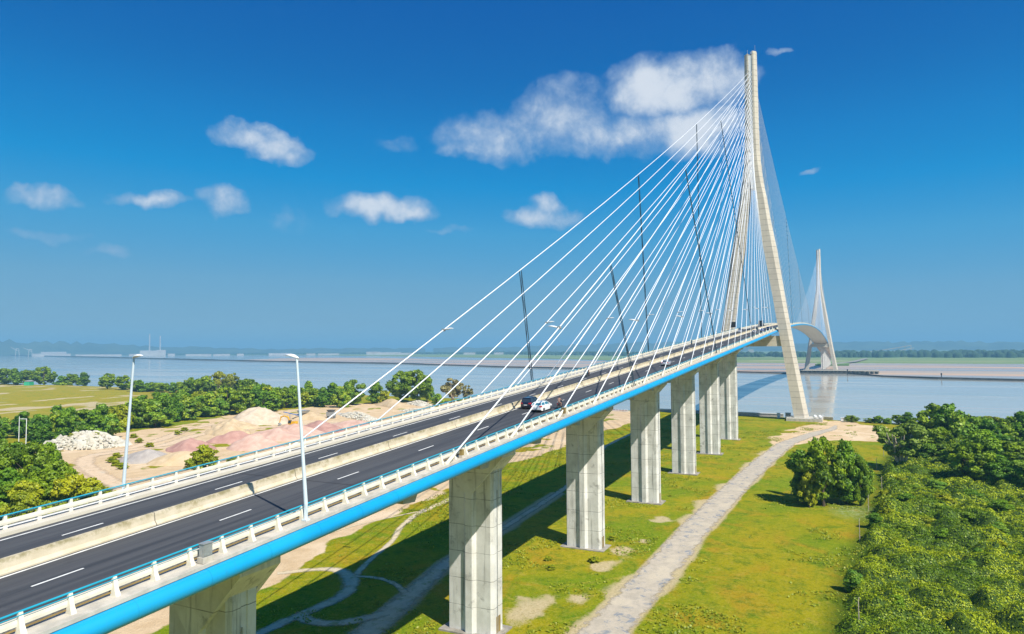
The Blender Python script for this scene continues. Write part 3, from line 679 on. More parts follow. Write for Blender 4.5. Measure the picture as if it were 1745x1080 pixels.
g = mixc(t, smooth(t, a2, 0.48, 0.68, 0, 0.75), g, (0.085, 0.15, 0.005))
g = mixc(t, smooth(t, noise(t, pos, 0.5, 5, 0.75, 0.5), 0.56, 0.66, 0, 0.55), g, (0.40, 0.31, 0.05))
a5 = noise(t, pos, 0.9, 6, 0.8)
g = mixc(t, smooth(t, a5, 0.52, 0.68, 0, 0.55), g, (0.075, 0.12, 0.004))
g = mixc(t, smooth(t, noise(t, pos, 5.0, 4, 0.8), 0.56, 0.70, 0, 0.6), g, (0.46, 0.40, 0.12))
g = mixc(t, smooth(t, a5, 0.46, 0.34, 0, 0.5), g, (0.38, 0.33, 0.04))
g = mixc(t, smooth(t, a3, 0.52, 0.70, 0, 0.55), g, (0.36, 0.33, 0.05))
g = mixc(t, smooth(t, a3, 0.46, 0.30, 0, 0.65), g, (0.045, 0.08, 0.004))
mead_att = att('mead')
g = mixc(t, mth(t, 'MULTIPLY', mead_att, smooth(t, a2, 0.35, 0.6)), g, (0.34, 0.27, 0.035))
s_ = mixc(t, smooth(t, noise(t, pos, 0.22, 6, 0.7), 0.35, 0.65), (0.66, 0.49, 0.30), (0.56, 0.40, 0.23))
s_ = mixc(t, smooth(t, noise(t, pos, 0.05, 4, 0.6, 1.0), 0.5, 0.7, 0, 0.8), s_, (0.72, 0.56, 0.38))
s_ = mixc(t, smooth(t, a3, 0.55, 0.8, 0, 0.4), s_, (0.36, 0.26, 0.14))
d_ = mixc(t, smooth(t, a3, 0.4, 0.7), (0.56, 0.45, 0.28), (0.38, 0.30, 0.15))
fs = smooth(t, mth(t, 'ADD', att('sand'), mth(t, 'MULTIPLY', mth(t, 'SUBTRACT', a2, 0.5), 0.8)), 0.38, 0.62)
fd = smooth(t, mth(t, 'ADD', att('dirt'), mth(t, 'MULTIPLY', mth(t, 'SUBTRACT', a3, 0.5), 0.9)), 0.35, 0.75)
g = mixc(t, mth(t, 'MULTIPLY', fd, 0.9), g, d_); g = mixc(t, fs, g, s_)
g = mixc(t, att('scrub'), g, (0.035, 0.065, 0.006))
g = mixc(t, mth(t, 'MULTIPLY', att('pale'), smooth(t, a5, 0.42, 0.6)), g, (0.30, 0.33, 0.14))
g = mixc(t, att('beach'), g, (0.20, 0.17, 0.12))
t.links.new(g, p.inputs['Base Color']); p.inputs['Roughness'].default_value = 0.95; p.inputs['Specular IOR Level'].default_value = 0.05
b = nd(t, 'ShaderNodeBump'); b.inputs['Strength'].default_value = 0.7; b.inputs['Distance'].default_value = 0.35
t.links.new(mth(t, 'ADD', a3, mth(t, 'MULTIPLY', a2, 0.8)), b.inputs['Height']); t.links.new(b.outputs[0], p.inputs['Normal'])
me = npmesh('ground', V, F, [mg], dict(sand=('POINT', sand.ravel()), dirt=('POINT', dirt.ravel()), mead=('POINT', mead.ravel()), beach=('POINT', beach.ravel()), scrub=('POINT', scr.ravel()), pale=('POINT', np.clip(1.4-np.hypot((GX+216)*0.55, GY+46)/4.2, 0, 0.9).ravel())), True)
tag(link('ground', me), kind='structure')

# tracks and footpaths: ribbons with ragged edges
def ribbon(name, pts, widths, material, dz=0.05, step=1.2):
    P = np.array(pts, float); L = np.r_[0, np.cumsum(np.hypot(*np.diff(P, axis=0).T))]; n = max(2, int(L[-1]/step))
    tt = np.linspace(0, L[-1], n)
    # smooth resample
    cx = np.interp(tt, L, P[:, 0]); cy = np.interp(tt, L, P[:, 1]); wd = np.interp(tt, L, widths)
    for _ in range(14):
        cx[1:-1] = (cx[:-2]+2*cx[1:-1]+cx[2:])/4; cy[1:-1] = (cy[:-2]+2*cy[1:-1]+cy[2:])/4
    tx = np.gradient(cx); ty = np.gradient(cy); l = np.hypot(tx, ty); tx /= l; ty /= l
    cols_ = np.linspace(-1, 1, 9); V = []; E2 = []
    for c_ in cols_:
        V.append(np.stack([cx-ty*wd/2*c_, cy+tx*wd/2*c_], 1)); E2.append(np.full(n, abs(c_)))
    V = np.stack(V, 1); E2 = np.stack(E2, 1); X_, Y_ = V[..., 0], V[..., 1]
    Vz = np.stack([X_, Y_, GZ(X_, Y_)+dz], -1).reshape(-1, 3); k = len(cols_); id_ = np.arange(n*k).reshape(n, k)
    F = np.stack([id_[:-1,:-1].ravel(), id_[1:,:-1].ravel(), id_[1:,1:].ravel(), id_[:-1,1:].ravel()], 1)
    me = npmesh(name, Vz, F, [material], dict(edge=('POINT', E2.ravel()))); return link(name, me)
def trackmat(name, ca, cb, patch, soft=0.35):
    m = bpy.data.materials.new(name); m.use_nodes = True; t = m.node_tree; p = t.nodes['Principled BSDF']
    pos = nd(t, 'ShaderNodeNewGeometry').outputs['Position']
    c_ = mixc(t, smooth(t, noise(t, pos, 0.6, 6, 0.7), 0.35, 0.65), ca, cb)
    c_ = mixc(t, smooth(t, noise(t, pos, 0.40, 6, 0.75, 0.4), 0.54, 0.62, 0, 0.85), c_, patch)
    c_ = mixc(t, smooth(t, noise(t, pos, 0.13, 4, 0.6), 0.52, 0.62, 0, 0.6), c_, (0.56, 0.48, 0.36))
    c_ = mixc(t, smooth(t, noise(t, pos, 5, 3, 0.7), 0.45, 0.8, 0, 0.5), c_, (0.30, 0.26, 0.20))
    t.links.new(c_, p.inputs['Base Color']); p.inputs['Roughness'].default_value = 0.95; p.inputs['Specular IOR Level'].default_value = 0.1
    a = nd(t, 'ShaderNodeAttribute'); a.attribute_name = 'edge'
    e = mth(t, 'ADD', a.outputs['Fac'], mth(t, 'MULTIPLY', mth(t, 'SUBTRACT', noise(t, pos, 0.35, 7, 0.8), 0.5), 1.5))
    al = smooth(t, e, 0.98, 0.98-soft); t.links.new(al, p.inputs['Alpha']); return m
TR = trackmat('track_gravel', (0.50, 0.43, 0.34), (0.40, 0.35, 0.28), (0.19, 0.22, 0.26), 0.3)
FP = trackmat('footpath_earth', (0.66, 0.54, 0.35), (0.52, 0.42, 0.26), (0.34, 0.30, 0.12), 0.7)
ribbon('gravel_track', ROADC[:9]+[(-22,-39)], [7.6,7.4,6.8,7.2,7.6,7.6,7.2,6.5,4.5,1.5], TR).__setitem__('kind', 'structure')
def path(pts, w_, i):
    o = ribbon('path', pts, [w_]*len(pts) if isinstance(w_, (int, float)) else w_, FP, 0.03+0.006*i, 0.8); o['kind'] = 'structure'
path(PATHC, [8.0,6.5,4.0,2.4,2.6,2.6,2.4,2.0], 0)
path([(-236,48),(-246,46.2),(-262,44.8),(-274,41),(-283,36.2),(-294,33),(-303,29.5)], [3.2,3.2,2.4,1.9,1.6,1.5,2.0], 1)
path([(-308,42),(-302,36.7),(-301.5,33),(-304,29.5),(-308,26),(-312.5,24.5),(-321,25.6),(-334,26)], [2.2,2.6,3.4,4.2,3.6,3.2,3.0,2.8], 2)
path([(-320.6,24.8),(-322,21),(-320,17.5),(-314,14.5)], 3.0, 3)
path([(-303,29.3),(-301.5,25),(-303,21),(-306,17)], [1.2,1.6,1.6,2.0], 4)
path([(-284,52),(-275.4,51.3),(-266,48),(-260,45.8)], 1.2, 5)

HR = trackmat('haul_road_dust', (0.70, 0.53, 0.36), (0.62, 0.45, 0.28), (0.50, 0.36, 0.22), 0.6)
for i_, (pts, w_) in enumerate((([(-285,118),(-272,135),(-262,160),(-252,185),(-240,204),(-215,212),(-190,226),(-165,246),(-140,255)], 8), ([(-236,206),(-205,205),(-178,222),(-150,222),(-120,208),(-95,185),(-60,150),(-30,100),(-10,80)], 9), ([(-262,150),(-255,140),(-230,132),(-190,128),(-130,110),(-70,80)], 7))):
    o = ribbon('haul_road', pts, [w_]*len(pts), HR, 0.05+0.01*i_, 1.5); o['kind'] = 'structure'
# water
m = bpy.data.materials.new('estuary_water'); m.use_nodes = True; t = m.node_tree; p = t.nodes['Principled BSDF']
pos = nd(t, 'ShaderNodeNewGeometry').outputs['Position']
mp = nd(t, 'ShaderNodeMapping'); mp.inputs['Scale'].default_value = (0.6, 0.18, 1); t.links.new(pos, mp.inputs[0])
wn = noise(t, mp.outputs[0], 0.012, 4, 0.6, 0.5)
t.links.new(mixc(t, smooth(t, wn, 0.35, 0.65), (0.42, 0.42, 0.36), (0.50, 0.47, 0.40)), p.inputs['Base Color'])
mp2 = nd(t, 'ShaderNodeMapping'); mp2.inputs['Scale'].default_value = (1.0, 0.12, 1); mp2.inputs['Rotation'].default_value = (0, 0, R(-8)); t.links.new(pos, mp2.inputs[0])
ws = noise(t, mp2.outputs[0], 0.02, 5, 0.65, 0.4)
t.links.new(smooth(t, ws, 0.40, 0.62, 0.05, 0.15), p.inputs['Roughness']); p.inputs['IOR'].default_value = 1.33; p.inputs['Specular IOR Level'].default_value = 0.5
b = nd(t, 'ShaderNodeBump'); b.inputs['Strength'].default_value = 0.08; b.inputs['Distance'].default_value = 0.04
t.links.new(noise(t, pos, 0.9, 3, 0.6), b.inputs['Height']); t.links.new(b.outputs[0], p.inputs['Normal'])
WZ = -3.0
mb = MB(); mb.add([(-4000,-15000,WZ),(30000,-15000,WZ),(30000,15000,WZ),(-4000,15000,WZ)], [(0,1,2,3)])
tag(mb.build('water', m), kind='structure')

# far bank
DY = [(560,-3000),(600,-700),(622,-231),(650,-146),(705,-85),(770,-60),(800,-40),(800,60),(830,125),(1019,656),(1298,1146),(1552,1978),(1886,2823),(2734,4877),(4300,9180),(6000,14000)]
def strip(name, A, B, z0, z1, material, n=1):
    V = []; F = []; k = n+1
    for i, (a, b_) in enumerate(zip(A, B)):
        for j in range(k):
            f_ = j/n; V.append((a[0]+(b_[0]-a[0])*f_, a[1]+(b_[1]-a[1])*f_, z0+(z1-z0)*f_))
        if i:
            for j in range(n): F.append(((i-1)*k+j, i*k+j, i*k+j+1, (i-1)*k+j+1))
    mb = MB(); mb.add(V, F); o = mb.build(name, material); o['kind'] = 'structure'; return o
def offs(P, d): return [(x+d, y) for x, y in P]
M['rockdark'] = mat('dyke_rock', (0.025, 0.03, 0.03), 0.9, c2=(0.05, 0.05, 0.045), nscale=0.15)
mb = MB(); secs = []
D2 = []
for (a, b_) in zip(DY[:-1], DY[1:]):
    L = math.hypot(b_[0]-a[0], b_[1]-a[1]); n = max(1, int(L/60))
    for i in range(n): D2.append((a[0]+(b_[0]-a[0])*i/n, a[1]+(b_[1]-a[1])*i/n))
D2.append(DY[-1])
for i, (x, y) in enumerate(D2):
    h = 1.9+random.uniform(-0.4, 0.5)+max(0, math.hypot(x-700, y))*0.0011; w0 = random.uniform(-2, 2)
    secs.append([(x-6+w0, y, -5),(x-1.5, y, -3+h*0.9),(x+2.5, y, -3+h),(x+8, y, -5)])
mb.loft(secs, True, True); tag(mb.build('stone_dyke', M['rockdark']), kind='structure')
# mud flats behind the dyke, broken by sheets of standing water
def mud(t, pos, c):
    mp = nd(t, 'ShaderNodeMapping'); mp.inputs['Rotation'].default_value = (0, 0, R(-22)); mp.inputs['Scale'].default_value = (1, 0.22, 1); t.links.new(pos, mp.inputs[0])
    return mixc(t, smooth(t, noise(t, mp.outputs[0], 0.006, 5, 0.6), 0.38, 0.62), (0.52, 0.35, 0.23), (0.40, 0.34, 0.27))
M['mud'] = mat('mud', (0.3, 0.23, 0.17), 0.55, c2=(0.26, 0.2, 0.16), nscale=0.01, extra=mud, spec=0.4)
mt = M['mud']; t = mt.node_tree; p = t.nodes['Principled BSDF']; pos = nd(t, 'ShaderNodeNewGeometry').outputs['Position']
mp = nd(t, 'ShaderNodeMapping'); mp.inputs['Rotation'].default_value = (0, 0, R(-22)); mp.inputs['Scale'].default_value = (1, 0.16, 1); t.links.new(pos, mp.inputs[0])
t.links.new(smooth(t, noise(t, mp.outputs[0], 0.004, 5, 0.6), 0.40, 0.60, 0.75, 0.16), p.inputs['Roughness'])
MUDA = [(568,-3000),(608,-700),(630,-231),(658,-146),(713,-85),(815,-70),(880,60),(838,125),(1030,656),(1306,1146),(1400,1440),(1562,1990),(1720,2380)]
MUDB = [(1720,-3000),(1650,-900),(1590,-400),(1615,-231),(1620,-111),(1625,0),(1640,200),(1680,420),(1900,900),(2050,1350),(2250,1700),(2600,2300),(2700,2900)]
strip('mud_flat', MUDA, MUDB, -2.9, -2.55, M['mud'], 6)
# salt marsh
def marsh(t, pos, c):
    mp = nd(t, 'ShaderNodeMapping'); mp.inputs['Rotation'].default_value = (0, 0, R(-12)); mp.inputs['Scale'].default_value = (1, 0.15, 1); t.links.new(pos, mp.inputs[0])
    c = mixc(t, smooth(t, noise(t, mp.outputs[0], 0.006, 5, 0.6), 0.4, 0.6), (0.13, 0.22, 0.06), (0.22, 0.27, 0.09))
    return mixc(t, smooth(t, noise(t, mp.outputs[0], 0.011, 4, 0.6), 0.58, 0.66), c, (0.42, 0.38, 0.22))
M['marsh'] = mat('marsh_grass', (0.12, 0.2, 0.06), 0.95, c2=(0.18, 0.24, 0.08), nscale=0.01, extra=marsh)
MB_B = [(14000,-9000),(14000,-5000),(14000,-2500),(14000,-1600),(14000,-800),(14000,0),(14000,1200),(14000,2400),(14000,5000),(14000,8000),(13000,12000)]
MARA = [(1740,-3000),(1650,-900),(1590,-400),(1600,-231),(1610,-111),(1615,0),(1630,200),(1670,420),(2350,1100),(3300,2600),(4300,4300)]
strip('marsh', MARA, MB_B, -2.5, -1.5, M['marsh'], 1)
LFA = [(4300,4300),(4400,6000),(4600,8000),(5600,11500)]; strip('far_shore', LFA, [(13000,12000),(11000,14000),(9000,15000),(7000,15000)], -2.4, -1.4, M['marsh'], 1)
# hills on the horizon
def hills(name, pts, seed, material, depth=1500):
    V = []; F = []; n = 0; P = []
    for (a, b_) in zip(pts[:-1], pts[1:]):
        for i in range(14): P.append([a[k]+(b_[k]-a[k])*i/14 for k in range(3)])
    P.append(list(pts[-1])); rr = random.Random(seed)
    for i, (x, y, h) in enumerate(P):
        h2 = h*(0.85+0.3*rr.random()); L = math.hypot(x-CAM[0], y-CAM[1]); ux, uy = (x-CAM[0])/L, (y-CAM[1])/L
        V += [(x-ux*depth*0.3, y-uy*depth*0.3, -2.6), (x, y, h2*0.7), (x+ux*depth*0.2, y+uy*depth*0.2, h2), (x+ux*depth, y+uy*depth, -2.6)]
        if i:
            for j in range(3): F.append((4*i-4+j, 4*i+j, 4*i+j+1, 4*i-3+j))
    mb = MB(); mb.add(V, F); o = mb.build(name, material, None, True); o['kind'] = 'structure'; return o
M['hill'] = mat('hill_woods', (0.035, 0.06, 0.03), 0.95, c2=(0.09, 0.12, 0.05), nscale=0.003)
hills('hills', [(9440,-1846,95),(9560,-1000,110),(9600,-373,108),(9500,1000,112),(9200,2600,126),(9000,3386,110),(8670,4170,82),(7900,5300,66)], 3, M['hill'])
hills('hills', [(8300,5700,60),(7334,6295,75),(6500,7100,62),(5718,7865,100),(4900,8400,150),(4100,8700,175),(3300,8900,185)], 5, M['hill'])
# distant woods: one rough canopy strip (stuff)
def woods(name, line, h, w_, seed, cell=26, lab=''):
    rr = np.random.default_rng(seed); V = []; F = []
    for (x0, y0), (x1, y1) in zip(line[:-1], line[1:]):
        L = math.hypot(x1-x0, y1-y0); n = int(L/cell*7)
        for _ in range(n):
            f_ = rr.random(); x = x0+(x1-x0)*f_+rr.normal()*w_; y = y0+(y1-y0)*f_+rr.normal()*w_*0.4; r_ = cell*(0.25+0.4*rr.random()); hh = h*(0.55+0.6*rr.random())
            b0 = len(V); nu = 7
            for lv, (rr_, zz) in enumerate(((1.0, -2.6), (1.05, 0.5*hh), (0.7, 0.85*hh), (0.15, hh))):
                for k in range(nu):
                    a = 2*math.pi*k/nu+rr.random()*0.3; q = r_*rr_*(0.85+0.3*rr.random()); V.append((x+q*math.cos(a), y+q*math.sin(a), zz))
                if lv:
                    for k in range(nu): F.append((b0+(lv-1)*nu+k, b0+(lv-1)*nu+(k+1) % nu, b0+lv*nu+(k+1) % nu, b0+lv*nu+k))
    me = npmesh(name, V, F, [M['farwood']]); o = link(name, me); tag(o, lab, 'woods', kind='stuff'); return o
M['farwood'] = mat('far_foliage', (0.020, 0.050, 0.025), 0.95, c2=(0.04, 0.08, 0.035), nscale=0.02, bump=0.5, bscale=0.1)
woods('distant_wood', [(3000,-1100),(2850,-600),(2900,-200),(3000,200),(3400,900),(4200,1800),(5200,3000)], 20, 90, 1, 30, 'dark line of distant trees beyond the green marsh on the far bank')
woods('distant_wood', [(3500,-1200),(3400,-500),(3500,0)], 24, 130, 2, 32, 'second hazy belt of trees behind the marsh on the right')
woods('distant_wood', [(5000,2800),(5600,4200),(5400,5200),(5000,6200),(4700,7000)], 16, 90, 6, 34, 'thin hazy tree line along the far left shore')

# far industry on the left shore and scattered buildings, each a small thing
M['farwhite'] = mat('far_building_white', (0.50, 0.48, 0.46), 0.7, c2=(0.40, 0.38, 0.36), nscale=0.02)
M['farroof'] = mat('far_building_roof', (0.45, 0.38, 0.34), 0.8, c2=(0.38, 0.33, 0.30), nscale=0.02)
def warehouse(x, y, w_, h, lab, gab=False):
    L = math.hypot(x-CAM[0], y-CAM[1]); a = math.atan2(y-CAM[1], x-CAM[0])+math.pi/2
    r = empty('warehouse', (x, y, -2.2), a, lab, 'building', 'pale industrial buildings along the far shore')
    m = MB(); m.box(-w_/2, w_/2, -20, 20, 0, h); m.build('wall', M['farwhite'], r)
    m = MB(); m.loft([[(-w_/2-1,-21,h),(-w_/2-1,21,h),(-w_/2-1,0,h*1.22)],[(w_/2+1,-21,h),(w_/2+1,21,h),(w_/2+1,0,h*1.22)]]); m.build('roof', M['farroof' if w_ < 120 else 'farwhite'], r)
    return r
def FR(u, v, dist):
    d = fwd+r2*(u-872.5)/FPX-u2*(v-540)/FPX; d = d/math.hypot(d[0], d[1]); return CAM+d*dist
rr = random.Random(12)
for (u, wpx, h, D_, lab) in [(75,26,22,7600,'wide pale shed at the far left end of the hazy port'),(92,30,34,7800,'tall pale grain store in the hazy port on the far left'),(108,18,20,7700,'small pale shed right of the grain store on the far left shore'),(150,30,14,7300,'low white shed left of the chimneys on the far shore'),(185,34,14,7300,'long low white shed just left of the chimneys'),(232,18,16,7200,'low pinkish shed at the foot of the left chimney'),(254,24,40,7200,'bulky pale power station block below the two chimneys'),(275,12,44,7250,'narrow pale boiler house below the right chimney'),(292,10,16,7200,'small pale building right of the chimneys'),(330,22,12,7000,'low white shed between the two lamp posts, leftmost'),(352,14,12,6900,'low white shed between the two lamp posts, second'),(378,24,12,6800,'low white shed between the two lamp posts, third'),(410,10,14,6700,'small white tank building between the lamp posts'),(475,30,16,6500,'bright white warehouse left of the middle lamp head'),(530,14,12,6400,'small warehouse right of the middle lamp head'),(560,34,12,6300,'long low warehouse right of the middle lamp head'),(636,22,22,6000,'white warehouse with a tower under the first long cable'),(660,44,18,6000,'widest white warehouse on the far shore left of the fan of cables'),(688,30,14,6000,'white warehouse just left of the first cable'),(800,20,14,5700,'white building between the first cables'),(850,16,14,5600,'small white building among the first cables'),(1040,8,12,5200,'tiny white building seen through the cables'),(1108,10,12,5000,'tiny pale building under the middle of the cable fan')]:
    q = FR(u, 590, D_); warehouse(q[0], q[1], wpx*D_/FPX, h, lab)
q = FR(1280, 600, 4900); r = empty('tower_block', (q[0], q[1], -2.2), math.atan2(q[1], q[0])+math.pi/2, 'white block on the far bank seen below the deck beside the right pylon leg', 'building')
m = MB(); m.box(-17, 17, -10, 10, 0, 32); m.box(17, 24, -10, 10, 0, 22); m.build('wall', M['farwhite'], r); m = MB(); m.box(-17.5, 17.5, -10.5, 10.5, 32, 33); m.build('roof', M['farroof'], r)
for u, h, lab in ((255, 205, 'tall thin chimney of the far power station, left one of the pair'), (273, 190, 'tall thin chimney of the far power station, right one of the pair')):
    q = FR(u, 580, 7400); r = empty('chimney', (q[0], q[1], -2.2), 0, lab, 'chimney')
    m = MB(); m.tube([(0,0,0),(0,0,h)], [7, 5], 12); m.build('stack', M['farwhite'], r)
for u, h, lab in ((30, 70, 'hazy port crane at the far left edge'), (52, 64, 'hazy port crane second from the left edge')):
    q = FR(u, 585, 7300); r = empty('port_crane', (q[0], q[1], -2.2), math.atan2(q[1], q[0]), lab, 'crane')
    m = MB()
    for yy in (-14, 14):
        m.tube([(0,yy,0),(0,yy*0.7,h)], 2.2, 5)
    m.tube([(0,-9,h),(0,9,h)], 2.5, 5); m.build('portal', M['farwhite'], r)
    m = MB(); m.tube([(0,-10,h*0.7),(0,48,h*1.2)], 2.0, 5); m.build('jib', M['farwhite'], r)
# road ramp / far canal bridge behind the marsh on the right
r = empty('far_viaduct', (4300, 0, 0), 0, 'hazy distant viaduct rising to the right behind the marsh', 'bridge')
m = MB(); pts = [(0,-60,2),(0,-104,7),(0,-198.8,20),(0,-291.9,36),(0,-362,50)]
m.loft([[(x-8,y,z-2),(x+8,y,z-2),(x+8,y,z+2.4),(x-8,y,z+2.4)] for x,y,z in pts]); m.build('deck', M['deck'], r)
m = MB(); m.loft([[(x-60,y-10,z-17 if z > 18 else 1),(x-44,y-10,z-17 if z > 18 else 1),(x-44,y-10,(z-14) if z > 18 else 3),(x-60,y-10,(z-14) if z > 18 else 3)] for x,y,z in pts[1:]]); m.build('slip_road', M['kerb'], r)
for i in range(9):
    f_ = i/8; y = -110-250*f_; z = 8+42*f_
    m = MB(); m.box(-3, 3, y-2, y+2, -3, z-3); m.build('pillar', M['deck'], r)
# approach road beyond the bridge
strip('road', [(1343,-12),(1700,-60),(2300,-100)], [(1343,12),(1700,-42),(2300,-84)], 0.5, 0.5, M['plinth'], 1)
mb = MB(); mb.box(1330, 1480, -40, 30, -4, 0.45); tag(mb.build('embankment', M['marsh']), kind='structure')

# island of the far pylon
isl = empty('pylon_island', (SPAN, 0, 0), 0, 'fortified concrete island with round buffers at the foot of the far pylon', 'quay')
m = MB(); q = [(-46,-62),(-40,-84),(20,-84),(30,-30),(30,50),(-40,50),(-46,30)]
m.loft([[(a, b_, -6) for a, b_ in q], [(a, b_, 1.9) for a, b_ in q]]); m.build('platform', M['plinth'], isl)  # dark plinth colour makes the gaps between the fender piles look shaded
y = -80
while y < 32:
    m = MB(); m.tube([(-47.5, y, -6), (-47.5, y, 0.9)], 2.3, 10); m.build('fender_pile', M['rockdark'], isl); y += 6.2
m = MB(); m.box(-49, -46.2, -83, 33, 1.5, 2.3); m.build('fender_beam', M['kerb'], isl)
r = empty('channel_marker', (745, -40, -3), 0, 'dark channel marker post on the dyke in front of the far pylon', 'marker'); m = MB(); m.tube([(0,0,0),(0,0,9)], 0.5, 6); m.box(-0.9,0.9,-0.9,0.9,7,9); m.build('post', M['black'], r)
r = empty('channel_marker', (650, -150, -3), 0, 'dark channel marker post standing alone on the dyke to the right', 'marker'); m = MB(); m.tube([(0,0,0),(0,0,7.5)], 0.5, 6); m.box(-0.9,0.9,-0.9,0.9,5.6,7.5); m.build('post', M['black'], r)
# ================================================================== VEGETATION
def leafmat(name, ca, cb, cc, tr=0.25):
    m = bpy.data.materials.new(name); m.use_nodes = True; t = m.node_tree; t.nodes.remove(t.nodes['Principled BSDF'])
    out = t.nodes['Material Output']
    a = nd(t, 'ShaderNodeAttribute'); a.attribute_name = 'v'
    c_ = mixc(t, smooth(t, a.outputs['Fac'], 0.15, 0.85), ca, cb)
    oi = nd(t, 'ShaderNodeObjectInfo')
    c_ = mixc(t, mth(t, 'MULTIPLY', oi.outputs['Random'], 0.65), c_, cc)
    d = nd(t, 'ShaderNodeBsdfDiffuse'); tl = nd(t, 'ShaderNodeBsdfTranslucent'); t.links.new(c_, d.inputs[0]); t.links.new(c_, tl.inputs[0])
    gl = nd(t, 'ShaderNodeBsdfGlossy'); gl.inputs['Roughness'].default_value = 0.5; gl.inputs['Color'].default_value = (1, 1, 1, 1)
    mx = nd(t, 'ShaderNodeMixShader'); mx.inputs[0].default_value = tr; t.links.new(d.outputs[0], mx.inputs[1]); t.links.new(tl.outputs[0], mx.inputs[2])
    m2 = nd(t, 'ShaderNodeMixShader'); m2.inputs[0].default_value = 0.02; t.links.new(mx.outputs[0], m2.inputs[1]); t.links.new(gl.outputs[0], m2.inputs[2])
    t.links.new(m2.outputs[0], out.inputs[0]); return m
LM = [leafmat('leaf_dark', (0.051, 0.120, 0.006), (0.254, 0.407, 0.012), (0.085, 0.224, 0.014)),
      leafmat('leaf_mid', (0.068, 0.140, 0.006), (0.338, 0.463, 0.012), (0.169, 0.281, 0.010)),
      leafmat('leaf_bright', (0.101, 0.210, 0.010), (0.405, 0.500, 0.020), (0.169, 0.365, 0.040)),
      leafmat('leaf_olive', (0.13, 0.20, 0.02), (0.38, 0.50, 0.07), (0.22, 0.32, 0.04)),
      leafmat('leaf_yellow', (0.144, 0.197, 0.006), (0.500, 0.500, 0.012), (0.304, 0.365, 0.010)),
      leafmat('leaf_pale', (0.135, 0.183, 0.016), (0.439, 0.448, 0.040), (0.270, 0.294, 0.030)),
      leafmat('leaf_rust', (0.14, 0.15, 0.04), (0.34, 0.34, 0.11), (0.30, 0.21, 0.11), 0.15)]
M['bark'] = mat('bark', (0.12, 0.09, 0.06), 0.9, c2=(0.07, 0.05, 0.035), nscale=3)
M['palebark'] = mat('pale_bark', (0.50, 0.43, 0.34), 0.9, c2=(0.36, 0.30, 0.23), nscale=2)
def quads(C_, N_, S_, rr):
    # leaf clump quads at centres C_, normals N_, sizes S_
    n = len(C_); N_ = N_/np.linalg.norm(N_, axis=1, keepdims=True)
    a = rr.normal(size=(n, 3)); T_ = np.cross(N_, a); T_ /= np.linalg.norm(T_, axis=1, keepdims=True); B_ = np.cross(N_, T_)
    s = S_[:, None]; k = 0.55+0.5*rr.random((n, 1)); fold = (rr.random((n, 1))-0.5)*0.5*s*N_
    V = np.stack([C_-T_*s*k, C_-B_*s+fold, C_+T_*s*k, C_+B_*s+fold], 1).reshape(-1, 3)
    return V, np.arange(4*n).reshape(n, 4)
def crown_mesh(kind, seed, nl, size):
    rr = np.random.default_rng(seed); blobs = []
    nb = {0: 60, 1: 50, 2: 54, 3: 40, 4: 46, 5: 26, 6: 30}[kind]
    for i in range(nb):
        for _ in range(50):
            p_ = rr.uniform(-1, 1, 3)
            if np.dot(p_, p_) < 1: break
        lo, hi, rad = {0: (0.03, 0.97, 0.44), 1: (0.07, 0.97, 0.45), 2: (0.03, 0.97, 0.42), 3: (0.36, 0.97, 0.48), 4: (0.03, 0.92, 0.46), 5: (0.40, 0.97, 0.36), 6: (0.15, 0.94, 0.44)}[kind]
        z = lo+(hi-lo)*(p_[2]*0.5+0.5); u = (z-lo)/(hi-lo)
        env = {0: max(0.25, 1.0-0.72*max(0, u-0.15))*(0.8+0.2*math.cos(u*9+seed)), 1: math.sqrt(max(0.12, 1-(u*1.55-0.6)**2)), 2: 1.05-0.75*u, 3: 0.55+0.55*u, 4: 1.0-0.45*u, 5: math.sqrt(max(0.1, 1-(2*u-1)**2)), 6: 0.9-0.3*u}[kind]
        br = rr.uniform(0.055, 0.135)*(0.8 if kind in (3, 5, 6) else 1)
        env *= rr.uniform(0.7, 1.18)
        blobs.append((p_[0]*rad*env, p_[1]*rad*env, min(z, 0.98-br*0.6), br, rr.random()))
    B_ = np.array(blobs); wts = B_[:, 3]**2; idx = rr.choice(nb, nl, p=wts/wts.sum()); b = B_[idx]
    d = rr.normal(size=(nl, 3)); d /= np.linalg.norm(d, axis=1, keepdims=True)
    rad = b[:, 3]*(0.45+0.62*rr.random(nl)**0.5); lump = 1+0.3*np.sin(d[:, 0]*5+b[:, 4]*20)*np.cos(d[:, 2]*6+b[:, 4]*9)
    C_ = b[:, :3]+d*(rad*lump)[:, None]*np.array([1.0, 1.0, 0.72]); C_[:, 2] = np.clip(C_[:, 2], 0.02, 1.0)
    N_ = d+rr.normal(size=(nl, 3))*0.55+np.array([0, 0, 0.35])
    V, F = quads(C_, N_, size*(0.6+0.8*rr.random(nl)), rr)
    v = np.clip(b[:, 4]*0.75+rr.normal(size=nl)*0.13+0.12, 0, 1)
    return npmesh('crown', V, F, [LM[kind]], dict(v=('FACE', v)))
